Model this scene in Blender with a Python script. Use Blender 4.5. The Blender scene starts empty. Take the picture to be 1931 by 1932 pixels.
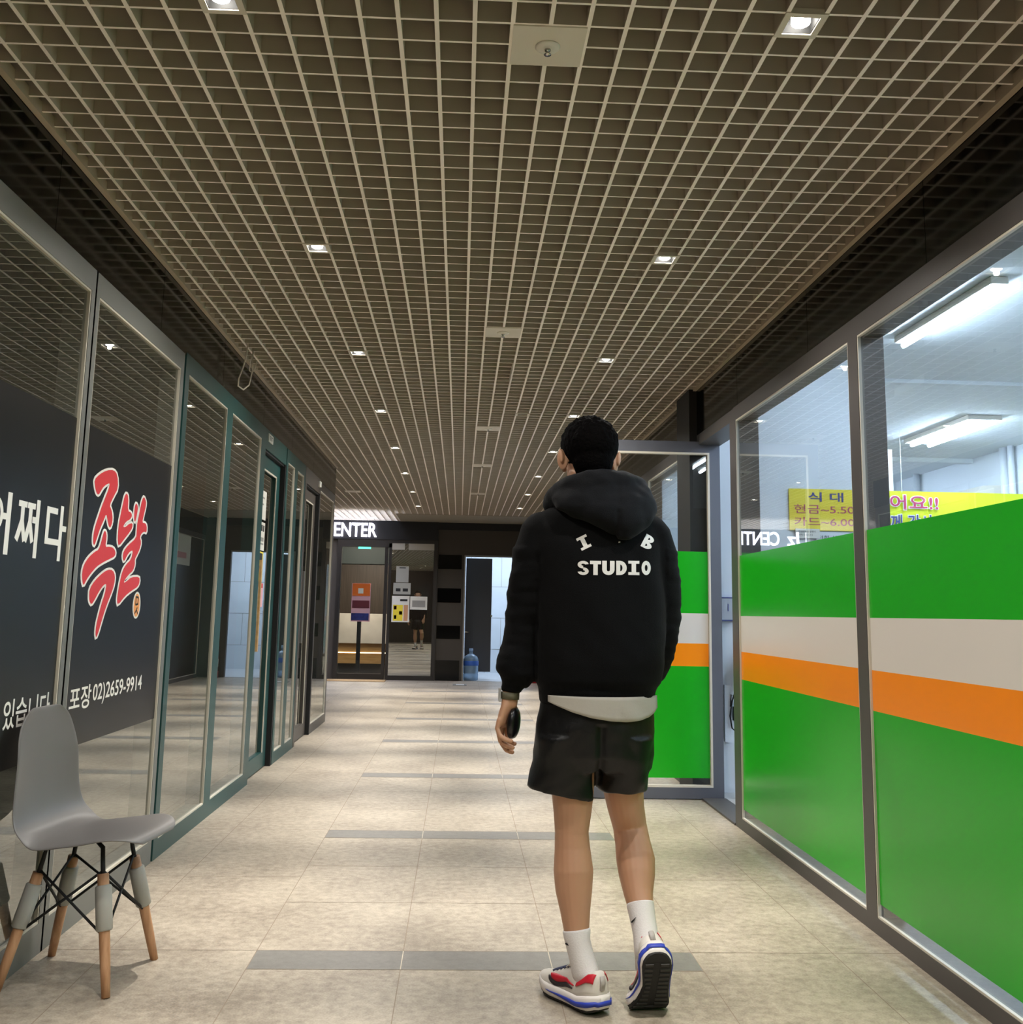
import bpy, bmesh, math, random
from mathutils import Vector, Matrix, noise
from mathutils.geometry import tessellate_polygon

SC = bpy.context.scene
C = SC.collection
random.seed(7)

# ------------------------------------------------------------------ camera
cam_d = bpy.data.cameras.new('camera')
cam = bpy.data.objects.new('camera', cam_d)
C.objects.link(cam)
SC.camera = cam
_a, _b, _c = 0.0417, -0.1567, 0.0188
_Rz = Matrix(((math.cos(_a), -math.sin(_a), 0), (math.sin(_a), math.cos(_a), 0), (0, 0, 1)))
_Rx = Matrix(((1, 0, 0), (0, math.cos(_b), -math.sin(_b)), (0, math.sin(_b), math.cos(_b))))
_Ro = Matrix(((math.cos(_c), -math.sin(_c), 0), (math.sin(_c), math.cos(_c), 0), (0, 0, 1)))
_M = Matrix(((1, 0, 0), (0, 0, -1), (0, 1, 0)))
_R = _Ro @ _Rx @ _M @ _Rz
cam.matrix_world = Matrix.Translation((0, 0, 1.15)) @ Matrix((_R[0], -_R[1], -_R[2])).transposed().to_4x4()
cam_d.sensor_fit = 'HORIZONTAL'
cam_d.sensor_width = 36
cam_d.lens = 36 * 1934 / 1931
cam_d.shift_x = (965.5 - 954.94) / 1931
cam_d.shift_y = -(966 - 851.13) / 1931
cam_d.clip_start = 0.05

# ------------------------------------------------------------------ world, exposure
w = bpy.data.worlds.new('world')
SC.world = w
w.use_nodes = True
w.node_tree.nodes['Background'].inputs[0].default_value = (0.02, 0.02, 0.022, 1)
w.node_tree.nodes['Background'].inputs[1].default_value = 0.2
SC.view_settings.view_transform = 'Standard'
SC.view_settings.look = 'None'
SC.view_settings.exposure = 0.84
SC.view_settings.gamma = 1.0
SC.view_settings.use_curve_mapping = False
SC.cycles.max_bounces = 10
SC.cycles.transparent_max_bounces = 24
SC.cycles.sample_clamp_indirect = 6.0
SC.cycles.caustics_reflective = False
SC.cycles.caustics_refractive = False

LAMP_W = 240.0            # each ceiling downlight: narrow beam
SPILL_W = 27.0           # and its wide spill
LAMP_COL = (1.0, 0.955, 0.89)
TUBE = 76.0               # fluorescent tubes in the right-hand shop
XL, XR, ZC, YB = -1.374, 1.575, 2.68, 17.75

# ------------------------------------------------------------------ materials
def lin(c):
    return tuple(((x / 255) / 12.92 if x / 255 <= 0.04045 else ((x / 255 + 0.055) / 1.055) ** 2.4) for x in c)

def mat(name, col, rough=0.5, metal=0.0, spec=0.5, srgb=True, bump=0.0, bscale=50.0, vary=0.0, vscale=8.0, sheen=0.0, emit=None, estr=0.0, sss=0.0, coat=0.0):
    m = bpy.data.materials.new(name)
    m.use_nodes = True
    nt = m.node_tree
    p = nt.nodes['Principled BSDF']
    c = lin(col) if srgb else col
    p.inputs['Base Color'].default_value = (*c, 1)
    p.inputs['Roughness'].default_value = rough
    p.inputs['Metallic'].default_value = metal
    p.inputs['Specular IOR Level'].default_value = spec
    if sheen:
        p.inputs['Sheen Weight'].default_value = sheen
    if coat:
        p.inputs['Coat Weight'].default_value = coat
        p.inputs['Coat Roughness'].default_value = 0.05
    if sss:
        p.inputs['Subsurface Weight'].default_value = sss
        p.inputs['Subsurface Radius'].default_value = (0.012, 0.005, 0.003)
    if emit:
        p.inputs['Emission Color'].default_value = (*lin(emit), 1)
        p.inputs['Emission Strength'].default_value = estr
    if bump or vary:
        tc = nt.nodes.new('ShaderNodeTexCoord')
    if vary:
        n = nt.nodes.new('ShaderNodeTexNoise')
        n.inputs['Scale'].default_value = vscale
        n.inputs['Detail'].default_value = 6
        nt.links.new(tc.outputs['Object'], n.inputs['Vector'])
        r = nt.nodes.new('ShaderNodeMapRange')
        r.inputs[1].default_value = 0.3
        r.inputs[2].default_value = 0.7
        r.inputs[3].default_value = 1 - vary
        r.inputs[4].default_value = 1 + vary
        nt.links.new(n.outputs[0], r.inputs[0])
        mx = nt.nodes.new('ShaderNodeVectorMath')
        mx.operation = 'SCALE'
        mx.inputs[0].default_value = c
        nt.links.new(r.outputs[0], mx.inputs['Scale'])
        nt.links.new(mx.outputs[0], p.inputs['Base Color'])
    if bump:
        n = nt.nodes.new('ShaderNodeTexNoise')
        n.inputs['Scale'].default_value = bscale
        n.inputs['Detail'].default_value = 4
        nt.links.new(tc.outputs['Object'], n.inputs['Vector'])
        b = nt.nodes.new('ShaderNodeBump')
        b.inputs['Strength'].default_value = bump
        b.inputs['Distance'].default_value = 0.004
        nt.links.new(n.outputs[0], b.inputs['Height'])
        nt.links.new(b.outputs[0], p.inputs['Normal'])
    return m

def glass_mat(name, tint=(1, 1, 1), ior=1.5, rough=0.0, extra=0.0, film=0.0, film_col=(0.5, 0.5, 0.5)):
    """architectural pane: both faces reflect by angle, the rest passes straight through"""
    m = bpy.data.materials.new(name)
    m.use_nodes = True
    nt = m.node_tree
    nt.nodes.clear()
    out = nt.nodes.new('ShaderNodeOutputMaterial')
    fr = nt.nodes.new('ShaderNodeFresnel')
    geo = nt.nodes.new('ShaderNodeNewGeometry')
    ex = nt.nodes.new('ShaderNodeMath'); ex.operation = 'MULTIPLY_ADD'; ex.inputs[1].default_value = -2.0; ex.inputs[2].default_value = 1.0
    pw = nt.nodes.new('ShaderNodeMath'); pw.operation = 'POWER'; pw.inputs[0].default_value = ior
    nt.links.new(geo.outputs['Backfacing'], ex.inputs[0]); nt.links.new(ex.outputs[0], pw.inputs[1]); nt.links.new(pw.outputs[0], fr.inputs[0])
    a = nt.nodes.new('ShaderNodeMath'); a.operation = 'MULTIPLY'; a.inputs[1].default_value = 2.0
    b = nt.nodes.new('ShaderNodeMath'); b.operation = 'ADD'; b.inputs[1].default_value = 1.0
    d = nt.nodes.new('ShaderNodeMath'); d.operation = 'DIVIDE'
    e = nt.nodes.new('ShaderNodeMath'); e.operation = 'ADD'; e.inputs[1].default_value = extra; e.use_clamp = True
    nt.links.new(fr.outputs[0], a.inputs[0]); nt.links.new(fr.outputs[0], b.inputs[0])
    nt.links.new(a.outputs[0], d.inputs[0]); nt.links.new(b.outputs[0], d.inputs[1])
    nt.links.new(d.outputs[0], e.inputs[0])
    t = nt.nodes.new('ShaderNodeBsdfTransparent'); t.inputs[0].default_value = (*tint, 1)
    g = nt.nodes.new('ShaderNodeBsdfGlossy'); g.inputs['Roughness'].default_value = rough
    g.inputs['Color'].default_value = (0.95, 0.97, 0.95, 1)
    mx = nt.nodes.new('ShaderNodeMixShader')
    nt.links.new(e.outputs[0], mx.inputs[0])
    if film:
        df = nt.nodes.new('ShaderNodeBsdfDiffuse'); df.inputs[0].default_value = (*film_col, 1)
        m2 = nt.nodes.new('ShaderNodeMixShader'); m2.inputs[0].default_value = film
        nt.links.new(t.outputs[0], m2.inputs[1]); nt.links.new(df.outputs[0], m2.inputs[2])
        nt.links.new(m2.outputs[0], mx.inputs[1])
    else:
        nt.links.new(t.outputs[0], mx.inputs[1])
    nt.links.new(g.outputs[0], mx.inputs[2])
    nt.links.new(mx.outputs[0], out.inputs[0])
    return m

def emit_mat(name, col, strength):
    return mat(name, (255, 255, 255), emit=col, estr=strength, rough=0.4)

def stone_mat(name, c1, c2, rough, spec=0.5):
    m = bpy.data.materials.new(name)
    m.use_nodes = True
    nt = m.node_tree
    p = nt.nodes['Principled BSDF']
    tc = nt.nodes.new('ShaderNodeTexCoord')
    n1 = nt.nodes.new('ShaderNodeTexNoise'); n1.inputs['Scale'].default_value = 28; n1.inputs['Detail'].default_value = 8; n1.inputs['Roughness'].default_value = 0.65
    n2 = nt.nodes.new('ShaderNodeTexNoise'); n2.inputs['Scale'].default_value = 2.2; n2.inputs['Detail'].default_value = 5
    n3 = nt.nodes.new('ShaderNodeTexNoise'); n3.inputs['Scale'].default_value = 160; n3.inputs['Detail'].default_value = 3
    for n in (n1, n2, n3):
        nt.links.new(tc.outputs['Object'], n.inputs['Vector'])
    ad = nt.nodes.new('ShaderNodeMath'); ad.operation = 'ADD'
    ad2 = nt.nodes.new('ShaderNodeMath'); ad2.operation = 'ADD'
    m3 = nt.nodes.new('ShaderNodeMath'); m3.operation = 'MULTIPLY'; m3.inputs[1].default_value = 0.5
    m2 = nt.nodes.new('ShaderNodeMath'); m2.operation = 'MULTIPLY'; m2.inputs[1].default_value = 0.7
    nt.links.new(n2.outputs[0], m2.inputs[0]); nt.links.new(n3.outputs[0], m3.inputs[0])
    nt.links.new(n1.outputs[0], ad.inputs[0]); nt.links.new(m2.outputs[0], ad.inputs[1])
    nt.links.new(ad.outputs[0], ad2.inputs[0]); nt.links.new(m3.outputs[0], ad2.inputs[1])
    r = nt.nodes.new('ShaderNodeValToRGB')
    r.color_ramp.elements[0].position = 0.78; r.color_ramp.elements[0].color = (*lin(c1), 1)
    r.color_ramp.elements[1].position = 1.40; r.color_ramp.elements[1].color = (*lin(c2), 1)
    mr = nt.nodes.new('ShaderNodeMapRange')
    mr.inputs[1].default_value = 0.88; mr.inputs[2].default_value = 1.32
    nt.links.new(ad2.outputs[0], mr.inputs[0])
    r.color_ramp.elements[0].position = 0.0; r.color_ramp.elements[1].position = 1.0
    nt.links.new(mr.outputs[0], r.inputs[0])
    nt.links.new(r.outputs[0], p.inputs['Base Color'])
    p.inputs['Roughness'].default_value = rough
    p.inputs['Specular IOR Level'].default_value = spec
    b = nt.nodes.new('ShaderNodeBump'); b.inputs['Strength'].default_value = 0.25; b.inputs['Distance'].default_value = 0.002
    nt.links.new(n1.outputs[0], b.inputs['Height']); nt.links.new(b.outputs[0], p.inputs['Normal'])
    return m

def wood_mat(name, c1, c2, axis_scale=(1, 1, 0.08), scale=60, rough=0.5):
    m = bpy.data.materials.new(name)
    m.use_nodes = True
    nt = m.node_tree
    p = nt.nodes['Principled BSDF']
    tc = nt.nodes.new('ShaderNodeTexCoord')
    mp = nt.nodes.new('ShaderNodeMapping'); mp.inputs['Scale'].default_value = axis_scale
    n = nt.nodes.new('ShaderNodeTexNoise'); n.inputs['Scale'].default_value = scale; n.inputs['Detail'].default_value = 5
    r = nt.nodes.new('ShaderNodeValToRGB')
    r.color_ramp.elements[0].position = 0.3; r.color_ramp.elements[0].color = (*lin(c1), 1)
    r.color_ramp.elements[1].position = 0.7; r.color_ramp.elements[1].color = (*lin(c2), 1)
    nt.links.new(tc.outputs['Object'], mp.inputs[0]); nt.links.new(mp.outputs[0], n.inputs['Vector'])
    nt.links.new(n.outputs[0], r.inputs[0]); nt.links.new(r.outputs[0], p.inputs['Base Color'])
    p.inputs['Roughness'].default_value = rough
    return m

M = {}
M['floor'] = stone_mat('floor_stone', (128, 117, 103), (176, 165, 148), 0.42)
M['stripe'] = stone_mat('dark_stone', (104, 101, 97), (122, 119, 113), 0.42)
M['grout'] = mat('grout', (140, 126, 110), 0.8)
M['grout_light'] = mat('grout_light', (196, 186, 168), 0.8)
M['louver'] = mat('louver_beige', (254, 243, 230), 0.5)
M['louver_side_shaded'] = mat('louver_side_shaded', (194, 181, 161), 0.6)  # darker side tone: shade between the bars put into the colour
M['plenum'] = mat('plenum_dark', (26, 24, 22), 0.9)
M['soffit'] = mat('soffit_beige', (150, 140, 120), 0.7)
M['trim'] = mat('trim_beige', (186, 170, 146), 0.5)
M['fascia'] = mat('fascia_black', (10, 10, 10), 0.10, spec=0.22)
M['fascia_brown'] = mat('fascia_brown', (62, 56, 49), 0.5)
M['alu'] = mat('frame_grey', (116, 117, 113), 0.45, metal=0.2)
M['alu_dark'] = mat('frame_dark_grey', (82, 78, 76), 0.45, metal=0.25)
M['bead'] = mat('bead_floor_lit', (205, 198, 182), 0.45)  # frame edges lit from the floor, painted in as a paler bead
M['teal'] = mat('frame_teal', (27, 68, 65), 0.4)
M['black'] = mat('gap_black', (10, 10, 10), 0.7)
M['brownframe'] = mat('frame_brown_grey', (74, 68, 62), 0.45)
M['brownbar'] = mat('frame_brown_dark', (44, 40, 36), 0.4)
M['glass'] = glass_mat('glass_clear', (0.93, 0.96, 0.95), 1.40)
M['glass_left'] = glass_mat('glass_grey_veil', (0.86, 0.9, 0.87), 1.75, film=0.06, film_col=(0.30, 0.31, 0.27))  # thin even grey film mixed into the pane
M['glass_mirror'] = glass_mat('glass_reflective', (0.22, 0.22, 0.22), 1.5, extra=0.27)
M['glass_back'] = glass_mat('glass_back', (0.9, 0.93, 0.92), 1.5)
M['film_black'] = mat('film_black', (14, 14, 13), 0.32, spec=0.32)
M['white_vinyl'] = mat('vinyl_white', (236, 234, 226), 0.5)
M['red_vinyl'] = mat('vinyl_red', (214, 48, 54), 0.45)
M['orange_vinyl'] = mat('vinyl_balloon', (238, 160, 90), 0.45)
M['green'] = mat('decal_green', (28, 160, 26), 0.22, spec=0.5)
M['decal_white'] = mat('decal_white', (205, 200, 192), 0.25)
M['orange'] = mat('decal_orange', (250, 132, 12), 0.25)
def vinyl(name, col, trans):
    m = mat(name, col, 0.25, spec=0.5)
    nt = m.node_tree; p = nt.nodes['Principled BSDF']; out = nt.nodes['Material Output']
    t = nt.nodes.new('ShaderNodeBsdfTranslucent'); t.inputs[0].default_value = (*lin(col), 1)
    mx = nt.nodes.new('ShaderNodeMixShader'); mx.inputs[0].default_value = trans
    nt.links.new(p.outputs[0], mx.inputs[1]); nt.links.new(t.outputs[0], mx.inputs[2]); nt.links.new(mx.outputs[0], out.inputs[0])
    return m
M['green'] = vinyl('decal_green', (24, 172, 26), 0.05)
M['decal_white'] = vinyl('decal_white', (222, 216, 208), 0.04)
M['orange'] = vinyl('decal_orange', (255, 146, 16), 0.05)
M['shop_wall'] = mat('shop_wall_white', (222, 226, 230), 0.8)
M['shop_ceil'] = mat('shop_ceiling_white', (214, 218, 220), 0.9)
M['shop_floor'] = mat('shop_floor', (190, 188, 184), 0.5)
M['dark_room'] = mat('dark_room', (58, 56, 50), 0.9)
M['dark_floor'] = mat('dark_room_floor', (120, 112, 98), 0.8)
M['tube'] = emit_mat('tube_light', (205, 228, 255), TUBE)
M['lamp'] = emit_mat('lamp_disc', (255, 250, 240), 24)
M['lamp_dim'] = mat('lamp_off', (9, 9, 9), 0.7)
M['white'] = mat('white_paint', (232, 226, 214), 0.5)
M['white_metal'] = mat('white_metal', (218, 208, 190), 0.45)
M['chrome'] = mat('chrome', (190, 188, 182), 0.2, metal=1.0)
M['steel'] = mat('brushed_steel', (150, 148, 144), 0.35, metal=0.9)
M['sign'] = emit_mat('sign_letter', (232, 230, 255), 3.2)
M['sign_side'] = mat('sign_side', (60, 50, 120), 0.4)
M['navy'] = mat('print_navy', (52, 58, 120), 0.6)
M['magenta'] = mat('print_magenta', (172, 52, 92), 0.6)
M['yellow'] = mat('paper_yellow', (236, 214, 58), 0.7)
M['lime'] = mat('banner_lime', (206, 214, 40), 0.7, vary=0.05, vscale=3)
M['paper'] = mat('paper_white', (222, 220, 210), 0.8)
M['ink'] = mat('ink_black', (34, 34, 36), 0.8)
M['tile_white'] = mat('wall_tile_white', (206, 214, 220), 0.35, vary=0.04, vscale=3)
M['leaf_grey'] = mat('door_leaf_grey', (66, 68, 72), 0.5)
M['marble'] = mat('marble', (216, 210, 198), 0.3, vary=0.12, vscale=3.0)
M['oak'] = wood_mat('counter_wood', (176, 136, 84), (198, 160, 106), (0.15, 1, 1), 30)
M['green_dark'] = mat('bulkhead_green', (5, 20, 20), 0.6)
M['woodwall'] = wood_mat('slat_wall', (62, 52, 44), (86, 74, 62), (12, 1, 0.2), 8)
M['exit_green'] = mat('exit_green', (60, 220, 170), emit=(70, 235, 180), estr=2.2)

# ------------------------------------------------------------------ mesh builder
class MB:
    def __init__(self):
        self.v = []; self.f = []; self.mi = []; self.cur = 0
    def add(self, vs, fs):
        o = len(self.v)
        self.v += [tuple(x) for x in vs]
        self.f += [tuple(i + o for i in f) for f in fs]
        self.mi += [self.cur] * len(fs)
        return self
    def box(self, x0, x1, y0, y1, z0, z1):
        vs = [(x0, y0, z0), (x1, y0, z0), (x1, y1, z0), (x0, y1, z0), (x0, y0, z1), (x1, y0, z1), (x1, y1, z1), (x0, y1, z1)]
        return self.add(vs, [(3, 2, 1, 0), (4, 5, 6, 7), (0, 1, 5, 4), (1, 2, 6, 5), (2, 3, 7, 6), (3, 0, 4, 7)])
    def loft(self, rings, cap=True, closed=True):
        n = len(rings[0]); vs = [p for r in rings for p in r]; fs = []
        m = n if closed else n - 1
        for k in range(len(rings) - 1):
            for i in range(m):
                j = (i + 1) % n
                fs.append((k * n + i, k * n + j, (k + 1) * n + j, (k + 1) * n + i))
        if cap and closed:
            fs.append(tuple(reversed(range(n))))
            fs.append(tuple((len(rings) - 1) * n + i for i in range(n)))
        return self.add(vs, fs)
    def tube(self, pts, rad, n=12, cap=True, hint=None, round_ends=False):
        pts = [Vector(p) for p in pts]
        if not isinstance(rad, (list, tuple)):
            rad = [rad] * len(pts)
        if round_ends:
            a = (pts[0] - pts[1]).normalized(); b = (pts[-1] - pts[-2]).normalized()
            r0 = rad[0] if not isinstance(rad[0], tuple) else min(rad[0]); r1 = rad[-1] if not isinstance(rad[-1], tuple) else min(rad[-1])
            def sc(r, k):
                return tuple(x * k for x in r) if isinstance(r, tuple) else r * k
            pts = [pts[0] + a * r0, pts[0] + a * r0 * 0.8, pts[0] + a * r0 * 0.45] + pts + [pts[-1] + b * r1 * 0.45, pts[-1] + b * r1 * 0.8, pts[-1] + b * r1]
            rad = [sc(rad[0], 0.15), sc(rad[0], 0.6), sc(rad[0], 0.89)] + list(rad) + [sc(rad[-1], 0.89), sc(rad[-1], 0.6), sc(rad[-1], 0.15)]
        rings = []
        prev = None
        for i, p in enumerate(pts):
            t = (pts[min(i + 1, len(pts) - 1)] - pts[max(i - 1, 0)]).normalized()
            if prev is None:
                h = Vector(hint) if hint else (Vector((0, 1, 0)) if abs(t.y) < 0.9 else Vector((1, 0, 0)))
                e1 = (h - t * h.dot(t)).normalized()
            else:
                e1 = (prev - t * prev.dot(t)).normalized()
            prev = e1
            e2 = t.cross(e1)
            r = rad[i]
            ra, rb = r if isinstance(r, tuple) else (r, r)
            rings.append([p + e1 * (rb * math.cos(2 * math.pi * k / n)) + e2 * (ra * math.sin(2 * math.pi * k / n)) for k in range(n)])
        return self.loft(rings, cap)
    def lathe(self, prof, n=24, at=(0, 0, 0)):
        rings = [[(at[0] + r * math.cos(2 * math.pi * k / n), at[1] + r * math.sin(2 * math.pi * k / n), at[2] + z) for k in range(n)] for r, z in prof]
        return self.loft(rings, True)
    def ellip(self, c, r, n=16, m=10, rot=None):
        rings = []
        for j in range(m + 1):
            th = math.pi * j / m
            rr = max(math.sin(th), 0.02)
            ring = []
            for k in range(n):
                p = Vector((r[0] * rr * math.cos(2 * math.pi * k / n), r[1] * rr * math.sin(2 * math.pi * k / n), -r[2] * math.cos(th)))
                if rot: p = rot @ p
                ring.append(p + Vector(c))
            rings.append(ring)
        return self.loft(rings, True)
    def poly(self, pts3):
        tris = tessellate_polygon([[Vector(p) for p in pts3]])
        return self.add(pts3, [tuple(t) for t in tris])
    def prism(self, pts, axis_off):
        """closed outline pts (3d, planar) pushed along axis_off"""
        n = len(pts); o = Vector(axis_off)
        top = [Vector(p) + o for p in pts]
        vs = [Vector(p) for p in pts] + top
        fs = [(i, (i + 1) % n, n + (i + 1) % n, n + i) for i in range(n)]
        tris = tessellate_polygon([[Vector(p) for p in pts]])
        fs += [tuple(t) for t in tris] + [tuple(n + i for i in reversed(t)) for t in tris]
        return self.add(vs, fs)
    def build(self, name, mats, parent=None, smooth=False, bevel=0.0, fix=True):
        me = bpy.data.meshes.new(name)
        me.from_pydata(self.v, [], self.f)
        if not isinstance(mats, (list, tuple)):
            mats = [mats]
        for m in mats:
            me.materials.append(m)
        if len(mats) > 1:
            me.polygons.foreach_set('material_index', self.mi)
        if fix:
            b = bmesh.new(); b.from_mesh(me); bmesh.ops.recalc_face_normals(b, faces=b.faces); b.to_mesh(me); b.free()
        if smooth:
            me.polygons.foreach_set('use_smooth', [True] * len(me.polygons))
        o = bpy.data.objects.new(name, me)
        C.objects.link(o)
        if parent is not None:
            o.parent = parent
            q = parent; off = Vector((0, 0, 0))
            while q is not None:
                off += q.location; q = q.parent
            o.location = -off if True else o.location
        if bevel:
            bm_ = o.modifiers.new('bevel', 'BEVEL'); bm_.width = bevel; bm_.segments = 2; bm_.limit_method = 'ANGLE'
        return o

def tag(o, label=None, cat=None, group=None, kind=None):
    if label: o['label'] = label
    if cat: o['category'] = cat
    if group: o['group'] = group
    if kind: o['kind'] = kind
    return o

def empty(name, loc, parent=None):
    o = bpy.data.objects.new(name, None)
    o.empty_display_size = 0.1
    C.objects.link(o)
    o.location = loc
    if parent is not None:
        o.parent = parent
        q = parent
        while q is not None:
            o.location = o.location - q.location; q = q.parent
    return o

def thing(name, label, cat, loc, group=None):
    return tag(empty(name, loc), label, cat, group)

def struct(name, loc):
    return tag(empty(name, loc), kind='structure')

def bake(o, voxel=None, smooth=6, factor=0.5):
    """apply voxel remesh and smoothing, keep the object"""
    if voxel:
        r = o.modifiers.new('remesh', 'REMESH'); r.mode = 'VOXEL'; r.voxel_size = voxel; r.use_smooth_shade = True
    if smooth:
        s = o.modifiers.new('smooth', 'SMOOTH'); s.iterations = smooth; s.factor = factor
    bpy.context.view_layer.update()
    dg = bpy.context.evaluated_depsgraph_get()
    me = bpy.data.meshes.new_from_object(o.evaluated_get(dg))
    o.modifiers.clear()
    o.data = me
    me.polygons.foreach_set('use_smooth', [True] * len(me.polygons))
    return o

# ------------------------------------------------------------------ lettering
def text2d(body, bold=0.0):
    cu = bpy.data.curves.new('t', 'FONT')
    cu.body = body
    cu.offset = bold
    cu.resolution_u = 4
    o = bpy.data.objects.new('t', cu)
    C.objects.link(o)
    bpy.context.view_layer.update()
    dg = bpy.context.evaluated_depsgraph_get()
    me = bpy.data.meshes.new_from_object(o.evaluated_get(dg))
    vs = [(v.co.x, v.co.y) for v in me.vertices]
    fs = [tuple(p.vertices) for p in me.polygons]
    bpy.data.objects.remove(o); bpy.data.curves.remove(cu); bpy.data.meshes.remove(me)
    return vs, fs

def text_on(mb, body, org, u, v, w, h, bold=0.0, thick=0.0015):
    """fit text into a w x h box on the plane org + a*u + b*v"""
    vs, fs = text2d(body, bold)
    if not vs: return
    x0 = min(p[0] for p in vs); x1 = max(p[0] for p in vs); y0 = min(p[1] for p in vs); y1 = max(p[1] for p in vs)
    org = Vector(org); u = Vector(u); v = Vector(v)
    P = [org + u * ((x - x0) / (x1 - x0) * w) + v * ((y - y0) / (y1 - y0) * h) for x, y in vs]
    mb.add(P, fs)

def offset_poly(pts, d):
    n = len(pts); out = []
    area = sum(pts[i][0] * pts[(i + 1) % n][1] - pts[(i + 1) % n][0] * pts[i][1] for i in range(n))
    s = 1 if area > 0 else -1
    for i in range(n):
        p0 = Vector(pts[i - 1]); p1 = Vector(pts[i]); p2 = Vector(pts[(i + 1) % n])
        a = (p1 - p0).normalized(); b = (p2 - p1).normalized()
        n1 = Vector((a.y, -a.x)) * s; n2 = Vector((b.y, -b.x)) * s
        m = (n1 + n2)
        if m.length < 1e-4: m = n1
        m.normalize()
        k = max(m.dot(n1), 0.5)
        q = p1 + m * (d / k)
        out.append((q.x, q.y))
    return out

def smooth_poly(pts, it=1):
    for _ in range(it):
        q = []
        n = len(pts)
        for i in range(n):
            a = Vector(pts[i]); b = Vector(pts[(i + 1) % n])
            q.append(tuple(a * 0.75 + b * 0.25)); q.append(tuple(a * 0.25 + b * 0.75))
        pts = q
    return pts

# ================================================================== FLOOR
def build_floor():
    mb = MB()
    X0, X1, Y0, Y1 = -6.0, 1.575, -4.0, 17.75
    g = 0.0028
    P = 1.955; s0 = 3.56 - 2 * P; sw = 0.186
    mb.cur = 0
    mb.add([(X0, Y0, 0), (X1, Y0, 0), (X1, Y1, 0), (X0, Y1, 0)], [(0, 1, 2, 3)])
    def q(x0, x1, y0, y1, z, m):
        mb.cur = m
        mb.add([(x0, y0, z), (x1, y0, z), (x1, y1, z), (x0, y1, z)], [(0, 1, 2, 3)])
    xs = [-0.66 + 0.497 * k for k in range(4)]
    k = 0
    y = s0
    while y < 16.5:
        q(xs[0], xs[3], y, y + sw, 0.0006, 1)
        for x in xs[1:3]:
            q(x - g / 2, x + g / 2, y, y + sw, 0.0011, 3)
        for dy in (sw, sw + 0.59, sw + 1.18, P):
            q(xs[0], xs[3], y + dy - g / 2, y + dy + g / 2, 0.0009, 2)
        for dy in (sw, sw + 0.978):
            q(X0, xs[0], y + dy - g / 2, y + dy + g / 2, 0.0009, 2)
            q(xs[3], X1, y + dy - g / 2, y + dy + g / 2, 0.0009, 2)
        y += P
    for x in [xs[0], xs[1], xs[2], xs[3], xs[0] - 0.497, xs[3] + 0.497, xs[0] - 2 * .497, xs[0] - 3 * .497]:
        q(x - g / 2, x + g / 2, Y0, Y1, 0.0008, 2)
    o = mb.build('floor', [M['floor'], M['stripe'], M['grout'], M['grout_light']], fix=False)
    tag(o, kind='structure')
build_floor()

# ================================================================== CEILING
def build_ceiling():
    mb = MB()
    t = 0.012; h = 0.064
    y0, y1 = -4.0, 16.3
    gx = lambda i: (i - 12.991) * 0.1
    gy = lambda j: 3.083 + 0.1 * j
    holes = []
    for i in range(0, 29):
        x = gx(i)
        if i == 15:      # bar cut by the sprinkler plates
            ys = [y0] + [c for s in SPR for c in (s - 0.1, s + 0.1)] + [y1]
            for a in range(0, len(ys), 2):
                mb.box(x - t / 2, x + t / 2, ys[a], ys[a + 1], ZC, ZC + h)
        else:
            mb.box(x - t / 2, x + t / 2, y0, y1, ZC, ZC + h)
    j = -70
    while gy(j) < y1:
        y = gy(j)
        tt = 0.0085
        if y > y0:
            inside = any(abs(y - s) < 0.09 for s in SPR)
            xe = 1.575
            xs = -1.374 if y < 11.1 else -6.0
            if inside:
                mb.box(xs, gx(14), y - tt / 2, y + tt / 2, ZC + 0.0005, ZC + h)
                mb.box(gx(16), xe, y - tt / 2, y + tt / 2, ZC + 0.0005, ZC + h)
            else:
                mb.box(xs, xe, y - tt / 2, y + tt / 2, ZC + 0.0005, ZC + h)
        j += 1
    # wider hall on the left beyond the shops
    for i in range(-47, 0):
        mb.box(gx(i) - t / 2, gx(i) + t / 2, 11.1, 17.7 if gx(i) < -1.05 else y1, ZC, ZC + h)
    for i in range(0, 3):
        mb.box(gx(i) - t / 2, gx(i) + t / 2, y1, 17.7, ZC, ZC + h)
    while gy(j) < 17.7:
        y = gy(j)
        mb.box(-6.0, -1.05, y - 0.004, y + 0.004, ZC + 0.0005, ZC + h)
        j += 1
    for k, f in enumerate(mb.f):       # lower edge takes the lit tone, sides the shaded one, for contrast
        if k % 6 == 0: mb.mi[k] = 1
    o = mb.build('ceiling', [M['louver_side_shaded'], M['louver']], fix=False)
    tag(o, kind='structure')
    s = MB(); s.box(-1.05, 1.575, 16.3, 17.75, ZC - 0.004, ZC + 0.05)
    tag(s.build('ceiling_soffit', M['soffit']), kind='structure')
    p = MB(); p.box(-6.2, 1.7, -4.1, 17.9, 3.25, 3.3)
    tag(p.build('ceiling_plenum', M['plenum']), kind='structure')
SPR = [2.583, 5.483, 8.483, 10.683, 13.283]
build_ceiling()
for nm, x0, x1, y1 in (('trim_1', XL, XL + 0.022, 11.1), ('trim_2', XR - 0.022, XR, 17.7)):
    t = MB(); t.box(x0, x1, -4.0, y1, ZC - 0.012, ZC + 0.03)
    tag(t.build(nm, M['trim']), kind='structure')

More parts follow.
